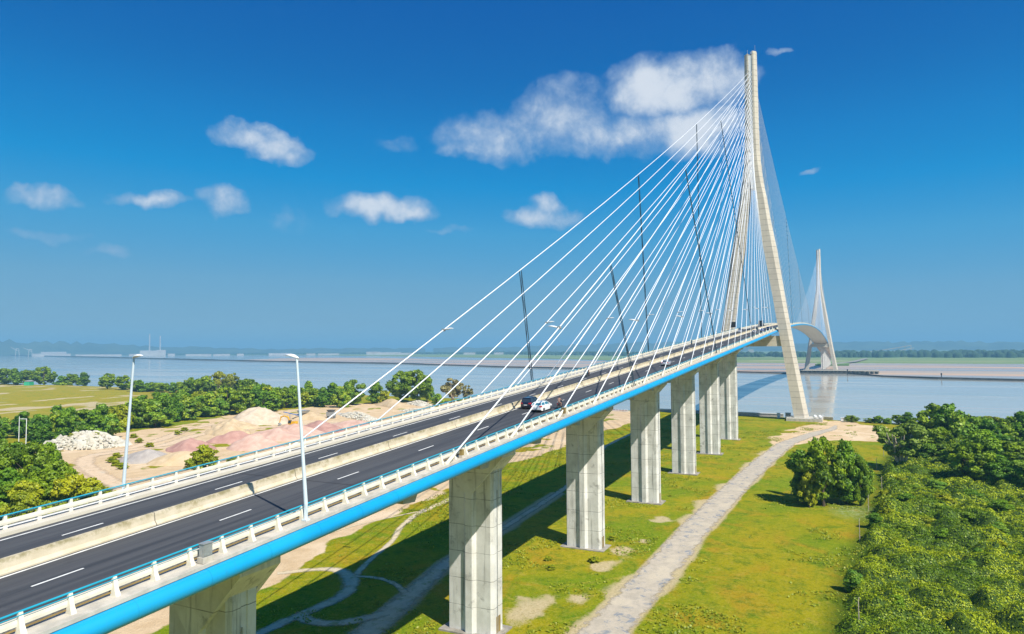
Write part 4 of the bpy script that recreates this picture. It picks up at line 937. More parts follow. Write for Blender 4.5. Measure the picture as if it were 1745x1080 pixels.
def trunk_mesh(kind, seed):
    rr = random.Random(seed); m = MB()
    if kind in (3, 5, 6):
        for i in range({3: 8, 5: 3, 6: 4}[kind]):
            a = rr.uniform(0, 6.28); e = rr.uniform(0.1, 0.34) if kind == 3 else rr.uniform(0.05, 0.2)
            p0 = (rr.uniform(-.03, .03), rr.uniform(-.03, .03), -0.02); p1 = (e*0.45*math.cos(a), e*0.45*math.sin(a), 0.35); p2 = (e*math.cos(a+.3), e*math.sin(a+.3), 0.78)
            m.tube([p0, p1, p2], [0.030, 0.020, 0.008], 6)
            for k in range(3): a2 = a+rr.uniform(-1, 1); m.tube([p1, (p1[0]+.13*math.cos(a2), p1[1]+.13*math.sin(a2), 0.62)], [0.009, 0.004], 4)
        return m, 'palebark'
    m.tube([(0,0,-0.02),(0.01,0,0.3),(0.02,0.02,0.8)], [0.032, 0.022, 0.008], 7)
    for i in range(6):
        a = rr.uniform(0, 6.28); z = rr.uniform(0.15, 0.55); m.tube([(0.01,0,z),(0.25*math.cos(a),0.25*math.sin(a),z+0.22)], [0.012, 0.004], 5)
    return m, 'bark'
CR = {}; TRK = {}
def get_proto(kind, lod, var):
    k = (kind, lod, var)
    if k not in CR: CR[k] = crown_mesh(kind, 100+kind*10+var, int({0: 15000, 1: 5500, 2: 2600}[lod]*(1.1 if kind == 3 else 1)), {0: 0.021, 1: 0.033, 2: 0.048}[lod]*(1.2 if kind == 3 else 1))
    if (kind, var) not in TRK:
        m, mm = trunk_mesh(kind, 50+kind*7+var); o = m.build('trunk', M[mm]); TRK[(kind, var)] = o.data; bpy.data.objects.remove(o)
    return CR[k], TRK[(kind, var)]
NAMES = {0: 'tree', 1: 'tree', 2: 'tree', 3: 'birch_tree', 4: 'shrub', 5: 'poplar_tree', 6: 'willow_tree'}
def tree(x, y, h, wd, kind, lod, lab, group=None, name=None, var=None):
    var = random.randrange(3) if var is None else var
    cm, tm = get_proto(kind, lod, var); h = max(h, 2.2); wd = min(wd*1.12, h*1.9)
    r = empty(name or NAMES[kind], (x, y, float(GZ(x, y))-0.1), random.uniform(0, 6.28), lab, 'shrub' if kind == 4 else 'tree', group)
    r.scale = (wd*1.08, wd*1.08, h*1.03)
    link('crown', cm, r); link('trunk', tm, r)
    return r
TREES = {
 'BUSH': [(-211,-35,12.8,7.6,0),(-213,-40,16.6,8.8,1),(-208,-45,15.3,8.6,0),(-202,-48,11.8,7.1,2)],
 'BIRCH': [(-151,-60,14.6,14.6,3)],
 'WOOD': [(-72,-70,9.5,11.0,1),(-81,-75,16.1,12.9,1),(-97,-78,16.9,13.0,0),(-106,-81,15.6,12.5,2),(-96,-87,12.4,10.7,0),(-60,-97,11.4,15.2,4),(-65,-102,11.1,11.1,1),(-80,-104,13.6,12.1,0),(-152,-68,8.6,10.7,2),(-156,-74,13.3,12.1,0),(-168,-76,12.1,10.4,1),(-171,-82,9.0,10.5,0),(-172,-86,9.0,9.0,2),(-133,-67,8.1,9.6,0),(-138,-84,10.6,11.0,0),(-135,-90,8.8,11.0,1),(-124,-73,11.3,11.9,1),(-131,-99,12.8,11.0,1),(-178,-89,11.3,9.0,0)],
 'BANK': [(-1,-46,3.6,7.2,1),(-1,-54,2.7,5.4,1),(-2,-58,3.9,7.1,0),(-3,-62,3.2,6.5,2),(-1,-67,4.7,7.0,1),(-5,-71,6.4,8.7,0)],
 'FARL': [(66,872,19.6,21.0,1),(71,857,20.2,20.9,1),(67,828,19.1,17.8,0),(81,829,18.1,19.5,1),(89,810,22.9,20.8,1),(96,790,16.6,15.2,0),(92,762,17.6,17.6,1),(88,734,15.3,18.6,0)],
 'PAIR': [(52,636,16.2,15.6,1),(51,610,15.3,15.3,1)],
 'HEDGE': [(36,571,10.9,12.4,1),(32,557,11.3,12.2,0),(36,553,8.4,12.2,0),(43,554,9.4,12.4,1),(31,529,9.3,12.0,1),(48,542,8.0,12.3,2),(35,516,9.4,11.9,0),(54,531,10.1,12.4,2),(36,500,9.5,11.8,1),(60,522,8.8,12.4,2),(55,506,10.5,12.2,0),(55,497,11.2,12.1,2),(48,480,12.0,11.8,1),(57,483,8.7,12.0,2),(69,488,9.6,12.3,1),(65,475,10.8,12.1,1),(72,474,8.4,12.2,0),(80,475,8.6,12.3,1),(70,455,9.4,12.0,2),(77,454,7.9,12.1,0),(26,477,15.6,16.6,1),(30,466,16.6,15.6,1),(42,438,13.4,11.4,1),(38,424,14.8,13.2,1)],
 'PALE': [(29,449,20.4,15.3,5),(33,438,19.9,14.3,5)],
 'SHORE': [(-34,338,12.0,12.7,2),(-49,315,16.4,12.0,1),(-41,316,14.4,12.2,2),(-43,308,13.2,12.1,0),(-49,294,14.6,11.8,1),(-45,292,14.9,11.9,0),(-23,306,12.0,12.5,1),(-32,290,17.1,12.2,2),(-17,296,11.8,12.6,1),(-36,273,13.2,11.9,0),(-21,279,15.4,12.3,0),(-33,262,15.9,11.8,2),(-28,260,17.3,11.9,2),(10,212,9.0,9.8,2),(-4,247,11.5,9.0,4)],
 'BIG': [(-13,268,18.5,15.6,1),(2,259,15.5,14.2,0),(27,255,22.7,19.2,1),(22,237,23.9,20.5,1),(35,237,19.2,13.9,2),(32,213,18.7,17.0,6),(46,209,12.6,10.4,6)],
 'BELT': [(-241,260,11.9,9.8,0),(-234,265,12.6,9.2,1),(-234,256,11.2,9.3,0),(-229,263,10.4,11.2,0),(-228,256,10.9,9.9,0),(-226,255,10.3,10.3,0),(-219,258,11.8,9.0,2),(-219,252,11.6,9.7,0),(-214,257,12.6,9.9,0),(-209,256,12.4,13.1,1),(-211,245,11.9,12.8,0),(-200,257,13.2,13.4,0),(-202,248,10.8,12.1,2),(-221,292,8.2,8.5,2),(-210,300,7.5,11.6,0),(-217,286,10.3,11.2,0),(-208,287,9.3,9.6,2),(-198,293,11.4,11.7,0),(-195,292,9.9,11.2,2),(-193,285,8.0,8.9,4),(-194,278,8.4,9.9,4),(-180,291,9.1,8.9,4),(-179,279,11.3,9.8,4),(-180,272,12.6,9.9,4),(-175,275,10.2,11.6,2),(-170,274,14.1,14.4,1),(-166,275,11.0,13.9,0),(-165,268,11.8,14.5,2),(-158,272,14.1,14.6,0),(-143,283,11.7,12.0,0),(-131,292,14.7,14.1,2),(-133,283,13.5,13.8,2),(-117,294,11.0,14.7,0),(-115,289,13.2,14.3,2),(-107,290,10.4,12.5,2),(-99,292,14.6,14.2,1),(-87,295,13.5,13.7,4),(-96,282,13.4,13.1,1),(-85,282,15.2,13.8,0),(-68,294,15.4,15.7,4),(-75,281,11.6,14.9,0),(-122,338,10.6,13.1,0),(-121,326,12.4,13.4,0),(-114,328,11.7,15.0,2),(-95,342,11.3,12.0,1),(-94,338,10.6,16.2,2),(-100,320,11.9,12.8,4),(-80,339,11.4,15.0,4),(-75,331,12.2,11.3,4),(-85,315,8.7,15.7,4),(-74,314,10.1,13.7,2),(-64,316,13.6,12.6,1),(-43,335,13.0,15.4,4),(-164,304,8.4,10.6,0),(-148,320,5.8,9.3,1),(-156,303,8.5,12.4,0),(-143,310,5.8,12.8,0),(-138,309,6.9,11.5,4),(-125,320,9.3,11.8,2),(-59,292,12.1,11.8,1),(-34,303,12.1,12.7,0),(-40,294,12.3,14.3,0),(-38,288,9.4,11.4,4),(-33,285,11.1,14.9,2),(-14,286,9.2,15.7,2),(7,300,12.1,12.3,2),(-6,278,12.9,14.2,2)],
 'NEARL': [(-298,147,16.5,8.8,1),(-292,150,14.5,8.4,0),(-295,138,16.4,8.0,1),(-288,142,14.4,7.6,0),(-299,119,13.0,6.8,1),(-310,118,12.8,7.7,0),(-310,112,11.3,6.9,4),(-303,109,12.3,7.3,4),(-300,106,10.6,7.3,4),(-304,118,11.9,7.3,1),(-313,120,13.2,8.8,1),(-296,107,7.4,5.4,4),(-310,102,8.5,6.1,4)],
 'LONE': [(-249,131,9.9,10.4,4)],
}

BL = ['leftmost tree of the bushy clump on the lawn beside the track', 'tallest tree of the bushy clump on the lawn, second from left', 'third tree from the left in the bushy clump on the lawn', 'small bright tree at the right end of the clump on the lawn']
for i, a in enumerate(TREES['BUSH']): tree(*a[:3], a[3]*1.15, a[4], 0, BL[i], 'trees of the clump on the lawn', var=i % 3)
for a_, l_ in (((-206,-38,15.5,5.0,2), 'slender bright tree rising at the back of the clump on the lawn'), ((-216,-37,9.5,5.5,4), 'low rounded bush at the front left of the clump on the lawn'), ((-209,-48,12.5,4.5,1), 'slender tree at the back right of the clump on the lawn')): tree(*a_, 0, l_)
for a in TREES['BIRCH']: tree(*a, 0, 'light olive multi stemmed tree with bare pale branches at the edge of the scrub')
for i, a in enumerate(TREES['WOOD']):
    if i == 5: tree(*a, 0, 'pale silvery rounded tree near the water at the right edge', 'trees on the right bank', var=1); continue
    x = a[0]
    if i in (8, 9): a = (a[0]+7, a[1]-7)+tuple(a[2:])
    lab = ('green tree in the back row of the right bank wood, nearest the water' if x > -85 else 'dark green tree in the middle of the wood on the right bank' if x > -128 else 'green tree at the front edge of the right bank wood, above the scrub')
    tree(*a, 0 if x < -120 else 1, lab, 'trees on the right bank')
    if x > -150: tree(a[0]+5, a[1]-9, a[2]*0.8, a[3], (a[4]+1) % 3, 1, lab, 'trees on the right bank')
for i, a in enumerate(TREES['BANK']): tree(*a, 1, ['small dark round bush alone on the bank right of the pylon foot'] .__getitem__(0) if i == 0 else 'low bush in the river bank row between pylon foot and wood', 'bushes on the river bank' if i else None, 'bush')
for a in TREES['FARL']: tree(*a, 1, 'dark round tree in the shoreline row at the far left', 'dark shoreline trees at the far left')
for i, a in enumerate(TREES['PAIR']): tree(*a, 1, ['left one of the two dark round trees standing by the gap in the shoreline', 'right one of the two dark round trees standing by the gap in the shoreline'][i])
for a in TREES['HEDGE']: tree(*a, 2, 'low dark tree in the hedge between meadow and water', 'hedge of trees between the meadow and the water')
for i, a in enumerate(TREES['PALE']): tree(*a, 1, ['taller tree with pale bare trunk in the shoreline hedge, left of the pair', 'taller tree with pale bare trunk in the shoreline hedge, right of the pair'][i])
for a in TREES['SHORE']: tree(*a, 1, 'green tree in the shoreline belt behind the middle lamp post', 'shoreline trees behind the yard')
GL = ['tall narrow green tree left of the first gap to the water behind the yard', 'rounded green tree just left of the big trees behind the yard', 'broad tall tree on the shore, left half of the big pair', 'tallest broad tree on the shore, right half of the big pair', 'drooping green tree at the right side of the big pair', 'sparse reddish tree alone on the shore left of the black rope', 'thin reddish tree at the right end of the shoreline trees']
for i, a in enumerate(TREES['BIG']): tree(*a, 1 if i > 4 else 0, GL[i])
for a in TREES['BELT']:
    if min(math.hypot(a[0]+231, a[1]-262.6), math.hypot(a[0]+234, a[1]-252)) < 7: continue
    a = (a[0], a[1], a[2]*1.12, a[3], a[4])
    lab = 'tree in the dense belt between sandy yard and meadow, right part' if a[0] > -110 else 'tree in the dense belt between sandy yard and meadow, left part'
    tree(*a, 1, lab, 'dense belt of trees beyond the sandy yard, right part' if a[0] > -110 else 'dense belt of trees beyond the sandy yard, left part')
for a in TREES['NEARL']: tree(*a[:3], a[3]*1.25, a[4], 0, 'tree of the thick clump behind the left rail of the bridge, lower left', 'tree clump behind the left rail')
for a in TREES['LONE']: tree(*a, 0, 'lone autumn tinted shrub just behind the left rail among the sand heaps')
for (x, y, h, wd) in [(-247,176,2.0,5),(-243,184,1.8,6),(-250,168,1.6,4),(-236,192,1.6,5),(-213,206,1.2,5),(-228,143,2.2,5),(-206,222,1.6,6),(-180,232,1.6,7),(-170,240,1.8,7),(-196,240,1.8,6)]:
    tree(x, y, h, wd, 4, 1, 'low weedy bush on the bare sand of the yard', 'low bushes in the yard', 'bush')
for k in range(26):
    x = random.uniform(-345, -262); y = random.uniform(125, 235)
    if polysd(np.array([x]), np.array([y]), YARD)[0] < 6: continue
    tree(x, y, random.uniform(5, 9), random.uniform(6, 9), random.choice([0, 1, 4, 4]), 1, 'bushy tree in the thicket left of the sandy yard', 'thicket left of the sandy yard')

# bramble scrub: one ground cover mass
gx = np.arange(-325, -12, 0.7); gy = np.arange(-190, -42, 0.7); SX, SY = np.meshgrid(gx, gy, indexing='ij')
def domes(x, y, cell, r, lo, hi, seed):
    xi = np.floor(x/cell).astype(int); yi = np.floor(y/cell).astype(int); out = np.zeros(np.shape(x))
    def hh(a, b, s):
        n = (a*374761393+b*668265263+(seed+s)*974634777) & 0xffffffff; n = ((n ^ (n >> 13))*1274126177) & 0xffffffff
        return ((n ^ (n >> 16)) & 0xffff)/65535.0
    for i in (-1, 0, 1):
        for j in (-1, 0, 1):
            a, b = xi+i, yi+j; cx_ = (a+hh(a, b, 1))*cell; cy_ = (b+hh(a, b, 2))*cell; rr_ = r*(0.6+0.7*hh(a, b, 3)); am = lo+(hi-lo)*hh(a, b, 4)**1.6
            out = np.maximum(out, am*np.sqrt(np.clip(1-((x-cx_)**2+(y-cy_)**2)/rr_**2, 0, 1)))
    return out
def scrub_h(x, y):
    s = polysd(x, y, SCRUB)+(fbm(x, y, 7, 3, 61)-0.5)*5
    e = np.clip(-s/3.0, 0, 1); e = e*e*(3-2*e)
    rid = 1-np.abs(fbm(x, y, 13, 3, 71)*2-1)
    b1 = fbm(x, y, 5.5, 2, 81); b2 = fbm(x, y, 2.4, 2, 91)
    wx_ = x+3.0*(fbm(x, y, 6, 2, 5)-0.5); wy_ = y+3.0*(fbm(x, y, 6, 2, 15)-0.5)
    return e*(0.15+1.2*(rid-0.4)+domes(wx_, wy_, 4.6, 3.4, 0.2, 2.3, 7)+domes(wx_, wy_, 1.7, 1.2, 0.15, 1.1, 17)+0.8*(b2-0.5))-0.35*(1-e)
SZ = GZ(SX, SY)+scrub_h(SX, SY)
keep = (polysd(SX, SY, SCRUB) < 3)
n0, n1_ = SX.shape; idx = np.arange(n0*n1_).reshape(n0, n1_)
F = np.stack([idx[:-1,:-1], idx[1:,:-1], idx[1:,1:], idx[:-1,1:]], -1)[(keep[:-1,:-1] & keep[1:,1:])]
V = np.stack([SX.ravel(), SY.ravel(), SZ.ravel()], 1)
M['scrubbase'] = mat('scrub_base', (0.030, 0.060, 0.006), 0.95, c2=(0.05, 0.09, 0.008), nscale=0.8, bump=0.8, bscale=3)
LSC = leafmat('scrub_leaf', (0.12, 0.22, 0.005), (0.52, 0.57, 0.012), (0.24, 0.34, 0.006), 0.30)
rr = np.random.default_rng(5); nl = 800000
# leaf density falls with distance from the near corner
lx = -12-313*rr.random(nl)**0.55; ly = -42-140*rr.random(nl)**1.35
dist = np.hypot(lx-CAM[0], ly-CAM[1]); ok = (polysd(lx, ly, SCRUB) < 1.0) & (rr.random(nl) < np.clip(150/dist, 0.15, 1)); lx, ly, dist = lx[ok], ly[ok], dist[ok]
hz = scrub_h(lx, ly); e_ = 0.4; nxn = -(scrub_h(lx+e_, ly)-hz)/e_; nyn = -(scrub_h(lx, ly+e_)-hz)/e_
Nn = np.stack([nxn, nyn, np.full(len(lx), 0.8)], 1)+rr.normal(size=(len(lx), 3))*0.5
Cn = np.stack([lx, ly, GZ(lx, ly)+hz+0.12+0.25*rr.random(len(lx))**2], 1)
Vq, Fq = quads(Cn, Nn, (0.065+0.10*rr.random(len(lx)))*np.clip(dist/130, 1, 1.8), rr)
vv = np.clip(fbm(lx, ly, 7, 4, 99)*1.5-0.30+rr.normal(size=len(lx))*0.12, 0, 1)
Va = np.concatenate([V, Vq]); Fa = np.concatenate([F, Fq+len(V)])
me = npmesh('bramble_scrub', Va, Fa, [M['scrubbase'], LSC], dict(v=('FACE', np.r_[np.zeros(len(F)), vv])))
me.polygons.foreach_set('material_index', np.r_[np.zeros(len(F), np.int32), np.ones(len(Fq), np.int32)])
o = link('bramble_scrub', me); tag(o, 'thick low bramble scrub covering the lower right corner', 'scrub', kind='stuff')
# taller bushes inside the scrub
SB = [(-262.1,-52.0,3.0,3.8,4),(-253,-66,3.4,4.4,2),(-236,-56,2.8,3.8,1),(-228,-60,3.2,4.6,4),(-215,-64,3.6,5,2),(-203,-66,3.8,5.5,4),(-193,-60,3.4,5,1),(-186,-66,4.0,6,2),(-181,-58,3.4,5,4),(-243,-70,3.0,4,4),(-231,-72,3.6,5,2),(-270,-60,2.6,3.5,4),(-278,-56.5,2.4,3.2,1),(-259,-64,2.8,3.8,2),(-247,-54,2.6,3.6,4),(-210,-76,4.2,6,0),(-220,-53.5,2.4,3.6,4),(-268,-50,2.4,3.2,2),(-286,-58,2.4,3.4,4),(-198,-53.8,2.6,4,4)]
for (x, y, h, wd, k) in SB+[(-276,-46.5,3.6,4.0,2),(-232,-50.5,3.4,4,0),(-262,-57,3.4,4.5,0),(-240,-62,3.2,5,0),(-283,-52,2.8,3.5,0),(-222,-68,3.4,5,1),(-250,-74,3.6,5.5,0),(-205,-58,3.2,5,0),(-196,-72,3.6,6,0)]:
    tree(x, y, h, wd, k, 0, 'small dark bush poking out of the bramble scrub', 'bushes in the bramble scrub', 'bush')
# weeds and tussocks on the lawn and at track edges (stuff)
rr = np.random.default_rng(8); n = 60000; wx = rr.uniform(-330, -10, n); wy = rr.uniform(-48, 58, n)
dn = fbm(wx, wy, 10, 4, 77); sel = (dn+0.25*(fbm(wx, wy, 3, 2, 78)-0.5) > 0.60) & (polysd(wx, wy, YARD) > 1) & (linedist(wx, wy, ROADC) > 4.2) & (linedist(wx, wy, PATHC) > 2.5)
for k in range(9):
    if k < 9:
        cx_ = -96-43.5*k; sel &= ~((abs(wx-cx_) < 3.2) & (abs(wy) < 5.3))
wx, wy = wx[sel], wy[sel]; k = 3; wx = np.repeat(wx, k)+rr.normal(size=len(wx)*k)*0.25; wy = np.repeat(wy, k)+rr.normal(size=len(wy)*k)*0.25
Cn = np.stack([wx, wy, GZ(wx, wy)+0.12+0.1*rr.random(len(wx))], 1); Nn = rr.normal(size=(len(wx), 3))*0.6+np.array([0, -0.4, 1.2])
Vq, Fq = quads(Cn, Nn, 0.10+0.12*rr.random(len(wx)), rr)
o = link('weeds', npmesh('weeds', Vq, Fq, [leafmat('weed_leaf', (0.13, 0.20, 0.004), (0.36, 0.36, 0.02), (0.22, 0.28, 0.005))], dict(v=('FACE', rr.random(len(Fq)))))); tag(o, 'scattered weeds and tussocks on the yellow green lawn', 'weeds', kind='stuff')
# single dark tussocks near the piers
for (x, y, s, lab) in [(-263.5,-3.4,1.1,'small dark round tussock at the foot of the third nearest pier'),(-281.5,3.0,0.9,'dark low tussock on the lawn left of the third nearest pier'),(-279,-4.8,1.2,'dark spreading tussock in front of the third nearest pier'),(-286,0.5,1.0,'dark tussock beside the second pier, left one'),(-217.5,-3.8,0.6,'tiny green plant at the foot of the fourth pier')]:
    tree(x, y, 2.2*s*0.6, 1.9*s, 4, 1, lab, None, 'tussock').scale[2] = 1.0*s

# ================================================================== YARD
def heapmat(n, ca, cb, cc, bs=2.5):
    return mat(n, ca, 0.95, c2=cb, nscale=0.35, bump=0.9, bscale=bs, spec=0.05, extra=lambda t, pos, c: mixc(t, smooth(t, noise(t, pos, 1.4, 5, 0.75), 0.48, 0.75, 0, 0.7), c, cc))
HM = dict(sand=heapmat('heap_sand', (0.52, 0.38, 0.22), (0.60, 0.46, 0.29), (0.38, 0.27, 0.15)), pink=heapmat('heap_pink', (0.50, 0.31, 0.24), (0.60, 0.42, 0.33), (0.44, 0.28, 0.20)),
          rose=heapmat('heap_rose', (0.40, 0.22, 0.18), (0.50, 0.30, 0.24), (0.36, 0.20, 0.15)), grey=heapmat('heap_grey', (0.34, 0.30, 0.27), (0.46, 0.41, 0.36), (0.25, 0.22, 0.2), 5), pale=heapmat('heap_pale', (0.50, 0.39, 0.27), (0.60, 0.50, 0.38), (0.36, 0.27, 0.17)),
          rubble=heapmat('heap_rubble', (0.50, 0.44, 0.34), (0.62, 0.58, 0.50), (0.12, 0.18, 0.04)))
def heap(x, y, rx, ry, h, rz, kind, lab, seed, rough=0.16, rocks=0):
    rr = np.random.default_rng(seed); nr, na = 16, 44; V = [(0, 0, h)]; F = []
    for i in range(1, nr+1):
        for k in range(na):
            a = 2*math.pi*k/na; q = i/nr; wob = 1+0.16*math.sin(2*a+seed)+0.10*math.sin(3*a+seed*2)+0.05*math.sin(5*a+seed)
            zz = h*max(0, 1-q**1.25)*(1+0.22*math.sin(3*a+seed)*q)+h*rough*(float(vnoise(np.array([q*rx*math.cos(a)]), np.array([q*ry*math.sin(a)]), 2.2, seed)[0])-0.5)*(q < 0.95)
            V.append((q*rx*wob*math.cos(a), q*ry*wob*math.sin(a), max(zz, 0)-0.35*(i == nr)))
    for k in range(na): F.append((0, 1+k, 1+(k+1) % na))
    for i in range(nr-1):
        for k in range(na): a = 1+i*na; F.append((a+k, a+na+k, a+na+(k+1) % na, a+(k+1) % na))
    mb = MB(); mb.add(V, F)
    for _ in range(rocks):
        a = rr.uniform(0, 6.28); q = rr.random()**0.6; s = rr.uniform(0.3, 0.95); px, py = q*rx*math.cos(a), q*ry*math.sin(a); pz = h*max(0, 1-q**1.3)
        n_ = 6; secs = []
        for zz, r_ in ((-0.3, 0.9), (0.25, 1.0), (0.7, 0.5)): secs.append([(px+s*r_*math.cos(6.28*j/n_+a)*rr.uniform(.7, 1.1), py+s*r_*math.sin(6.28*j/n_+a)*rr.uniform(.7, 1.1), pz+zz*s) for j in range(n_)])
        mb.loft(secs)
    o = mb.build('heap', HM[kind], None, rocks == 0); o.location = (x, y, float(GZ(x, y))+0.0); o.rotation_euler = (0, 0, R(rz)); tag(o, lab, 'heap'); return o
heap(-221, 234, 16.1, 12.3, 5.8, 100, 'rubble', 'wide heap of white broken rubble overgrown with weeds', 1, 0.6, 520)
heap(-236, 175, 10.3, 7.3, 4.0, 115, 'grey', 'grey gravel heap behind the left lamp post', 2)
heap(-234, 160, 12.6, 7.8, 4.0, 120, 'sand', 'light sand heap joined to the grey gravel heap', 3)
heap(-212, 183, 11.5, 8.4, 4.5, 110, 'rose', 'dull rose heap behind the lone shrub', 4)
heap(-196, 166, 12.6, 8.4, 5.2, 100, 'pink', 'pale pink heap just right of the lone shrub', 5)
heap(-186, 187, 11.5, 7.8, 4.5, 110, 'rose', 'dark rose heap in the middle of the pink row', 6)
heap(-173, 178, 13.8, 9.0, 4.7, 100, 'pink', 'broad pink heap just left of the middle lamp post', 7)
heap(-156, 184, 13.8, 9.0, 4.9, 95, 'pink', 'pink heap directly behind the middle lamp post', 8)
heap(-139, 184, 14.9, 9.0, 4.5, 90, 'rose', 'reddish pink heap right of the middle lamp post', 9)
heap(-120, 178, 13.8, 7.8, 3.4, 90, 'pink', 'low pink heap at the right end of the pink row', 19)
heap(-168, 213, 14.9, 9.0, 4.9, 95, 'sand', 'brownish sand heap in front of the tall pale heap', 10, 0.4)
heap(-126, 238, 19.5, 14.6, 8.6, 85, 'pale', 'tallest pale sand heap with a whitish top, left of the digger', 11, 0.22)
heap(-148, 232, 13.8, 9.0, 4.0, 95, 'sand', 'low sand shoulder left of the tallest heap', 21, 0.4)
heap(-96, 232, 16.1, 7.8, 3.8, 80, 'sand', 'long low sand bank behind the digger', 12)
heap(-84, 205, 25.3, 5.6, 3.1, 60, 'rubble', 'bank of pale boulders on the right of the yard', 13, 0.4, 420)
heap(-42, 192, 18.4, 5.0, 2.2, 70, 'rubble', 'low scatter of boulders behind the far rail', 14, 0.4, 220)
heap(-8, 238, 23.0, 9.0, 4.9, 60, 'sand', 'sandy mound with grass at the foot of the shoreline trees', 15)
heap(8, 226, 17.2, 5.6, 2.7, 60, 'rubble', 'row of brown stones below the big shoreline trees', 16, 0.4, 160)
for (dx, dy, dz_) in ((-3,2,3.6),(4,-3,3.4),(0,6,3.0),(6,3,2.6),(-7,-2,2.0)):
    o = tree(-221+dy, 234+dx, 2.2, 4.5, 4, 1, 'green weeds growing on the white rubble heap', 'weeds on the rubble heap', 'bush'); o.location.z += dz_
# digger
ex = empty('excavator', (-132, 209, float(GZ(-132, 209))), R(100), 'yellow tracked excavator with raised arm working among the sand heaps', 'excavator')
for s in (-1, 1):
    m = MB(); y0, y1 = sorted((s*0.9, s*1.5)); prof = [(-2.1,0.35),(-1.8,0.02),(1.8,0.02),(2.1,0.35),(2.1,0.65),(1.8,0.95),(-1.8,0.95),(-2.1,0.65)]
    m.loft([[(px, y0, pz) for px, pz in prof], [(px, y1, pz) for px, pz in prof]]); m.build('track', M['rubber'], ex)
m = MB(); m.box(-2.6, 1.2, -1.4, 1.4, 1.1, 1.5); m.loft([[(-2.9,-1.4,1.5),(-0.6,-1.4,1.5),(-0.6,1.4,1.5),(-2.9,1.4,1.5)],[(-2.7,-1.3,2.7),(-0.6,-1.3,2.6),(-0.6,1.3,2.6),(-2.7,1.3,2.7)]]); m.box(-0.6, 1.0, -0.5, -1.4+0.0, 1.5, 2.1) ; m.build('body', M['yellow'], ex)
m = MB(); m.loft([[(-0.4,0.3,1.5),(1.3,0.3,1.5),(1.3,1.35,1.5),(-0.4,1.35,1.5)],[(-0.3,0.35,3.2),(1.0,0.35,3.2),(1.0,1.3,3.2),(-0.3,1.3,3.2)]]); m.build('cab', M['glass'], ex)
m = MB(); m.tube([(0.8,-0.2,1.8),(2.2,-0.2,4.6),(4.3,-0.2,5.2),(6.4,-0.2,4.4)], [0.38,0.42,0.36,0.26], 6); m.build('boom', M['yellow'], ex)
m = MB(); m.tube([(6.2,-0.2,5.0),(7.2,-0.2,1.6)], [0.3,0.18], 6); m.build('arm', M['yellow'], ex)
m = MB(); m.loft([[(6.9,-0.8,1.6),(7.8,-0.8,1.5),(7.2,-0.8,0.4),(6.2,-0.8,0.7)],[(6.9,0.5,1.6),(7.8,0.5,1.5),(7.2,0.5,0.4),(6.2,0.5,0.7)]]); m.build('bucket', M['grey'], ex)
# sorting plant behind the digger
r = empty('screening_plant', (-99, 232, float(GZ(-99, 232))), R(80), 'grey gravel screening plant with a sloping conveyor behind the digger', 'machine')
m = MB(); m.loft([[(-1.5,-2,3.0),(1.5,-2,3.0),(2.4,-3,4.6),(-2.4,-3,4.6)],[(-1.5,2,3.0),(1.5,2,3.0),(2.4,3,4.6),(-2.4,3,4.6)]]); m.build('hopper', M['grey'], r)
for sx in (-1.3, 1.3):
    for sy in (-1.8, 1.8): m = MB(); m.tube([(sx,sy,0),(sx,sy,3.1)], 0.14, 5); m.build('leg', M['darkgrey'], r)
m = MB(); m.loft([[(-0.5,2,1.5),(0.5,2,1.5),(0.5,2,1.9),(-0.5,2,1.9)],[(-0.5,13,4.4),(0.5,13,4.4),(0.5,13,4.8),(-0.5,13,4.8)]]); m.tube([(0,9,0),(0,9,3.5)], 0.12, 5); m.build('conveyor', M['carblue'], r)
r = empty('crusher', (-92, 218, float(GZ(-92, 218))), R(95), 'dark grey crusher box on legs at the right of the screening plant', 'machine')
m = MB(); m.box(-2.5, 2.5, -1.2, 1.2, 1.2, 3.6); m.build('housing', M['grey'], r)
m = MB(); m.loft([[(-1.2,-1.2,3.6),(1.2,-1.2,3.6),(1.2,1.2,3.6),(-1.2,1.2,3.6)],[(-2,-1.8,4.8),(2,-1.8,4.8),(2,1.8,4.8),(-2,1.8,4.8)]]); m.build('funnel', M['darkgrey'], r)
for sx in (-2, 2): m = MB(); m.box(sx-0.25, sx+0.25, -1, 1, 0, 1.2); m.build('leg', M['darkgrey'], r)
# two white masts on the left
for (x, y, arm, lab) in ((-231, 262.6, False, 'plain white mast standing in the trees at the left edge'), (-234, 252, True, 'white mast with a short arm at its top, right of the plain mast')):
    r = empty('mast', (x, y, float(GZ(x, y))), R(30), lab, 'mast'); m = MB(); m.tube([(0,0,0),(0,0,11.5)], [0.16, 0.12], 8); m.build('pole', M['white'], r)
    if arm: m = MB(); m.tube([(0,0,11.3),(0,2.4,11.4)], 0.12, 6); m.build('arm', M['white'], r)
r = empty('hut', (70, 806, float(GZ(70, 806))), 0.5, 'small green hut below the dark trees at the far left', 'hut')
m = MB(); m.box(-4, 4, -3, 3, 0, 4.5); m.build('wall', mat('hut_green', (0.05, 0.42, 0.22), 0.6, c2=(0.04, 0.36, 0.2), nscale=0.5), r); m = MB(); m.loft([[(-4.4,-3.4,4.5),(-4.4,3.4,4.5),(-4.4,0,6)],[(4.4,-3.4,4.5),(4.4,3.4,4.5),(4.4,0,6)]]); m.build('roof', M['grey'], r)

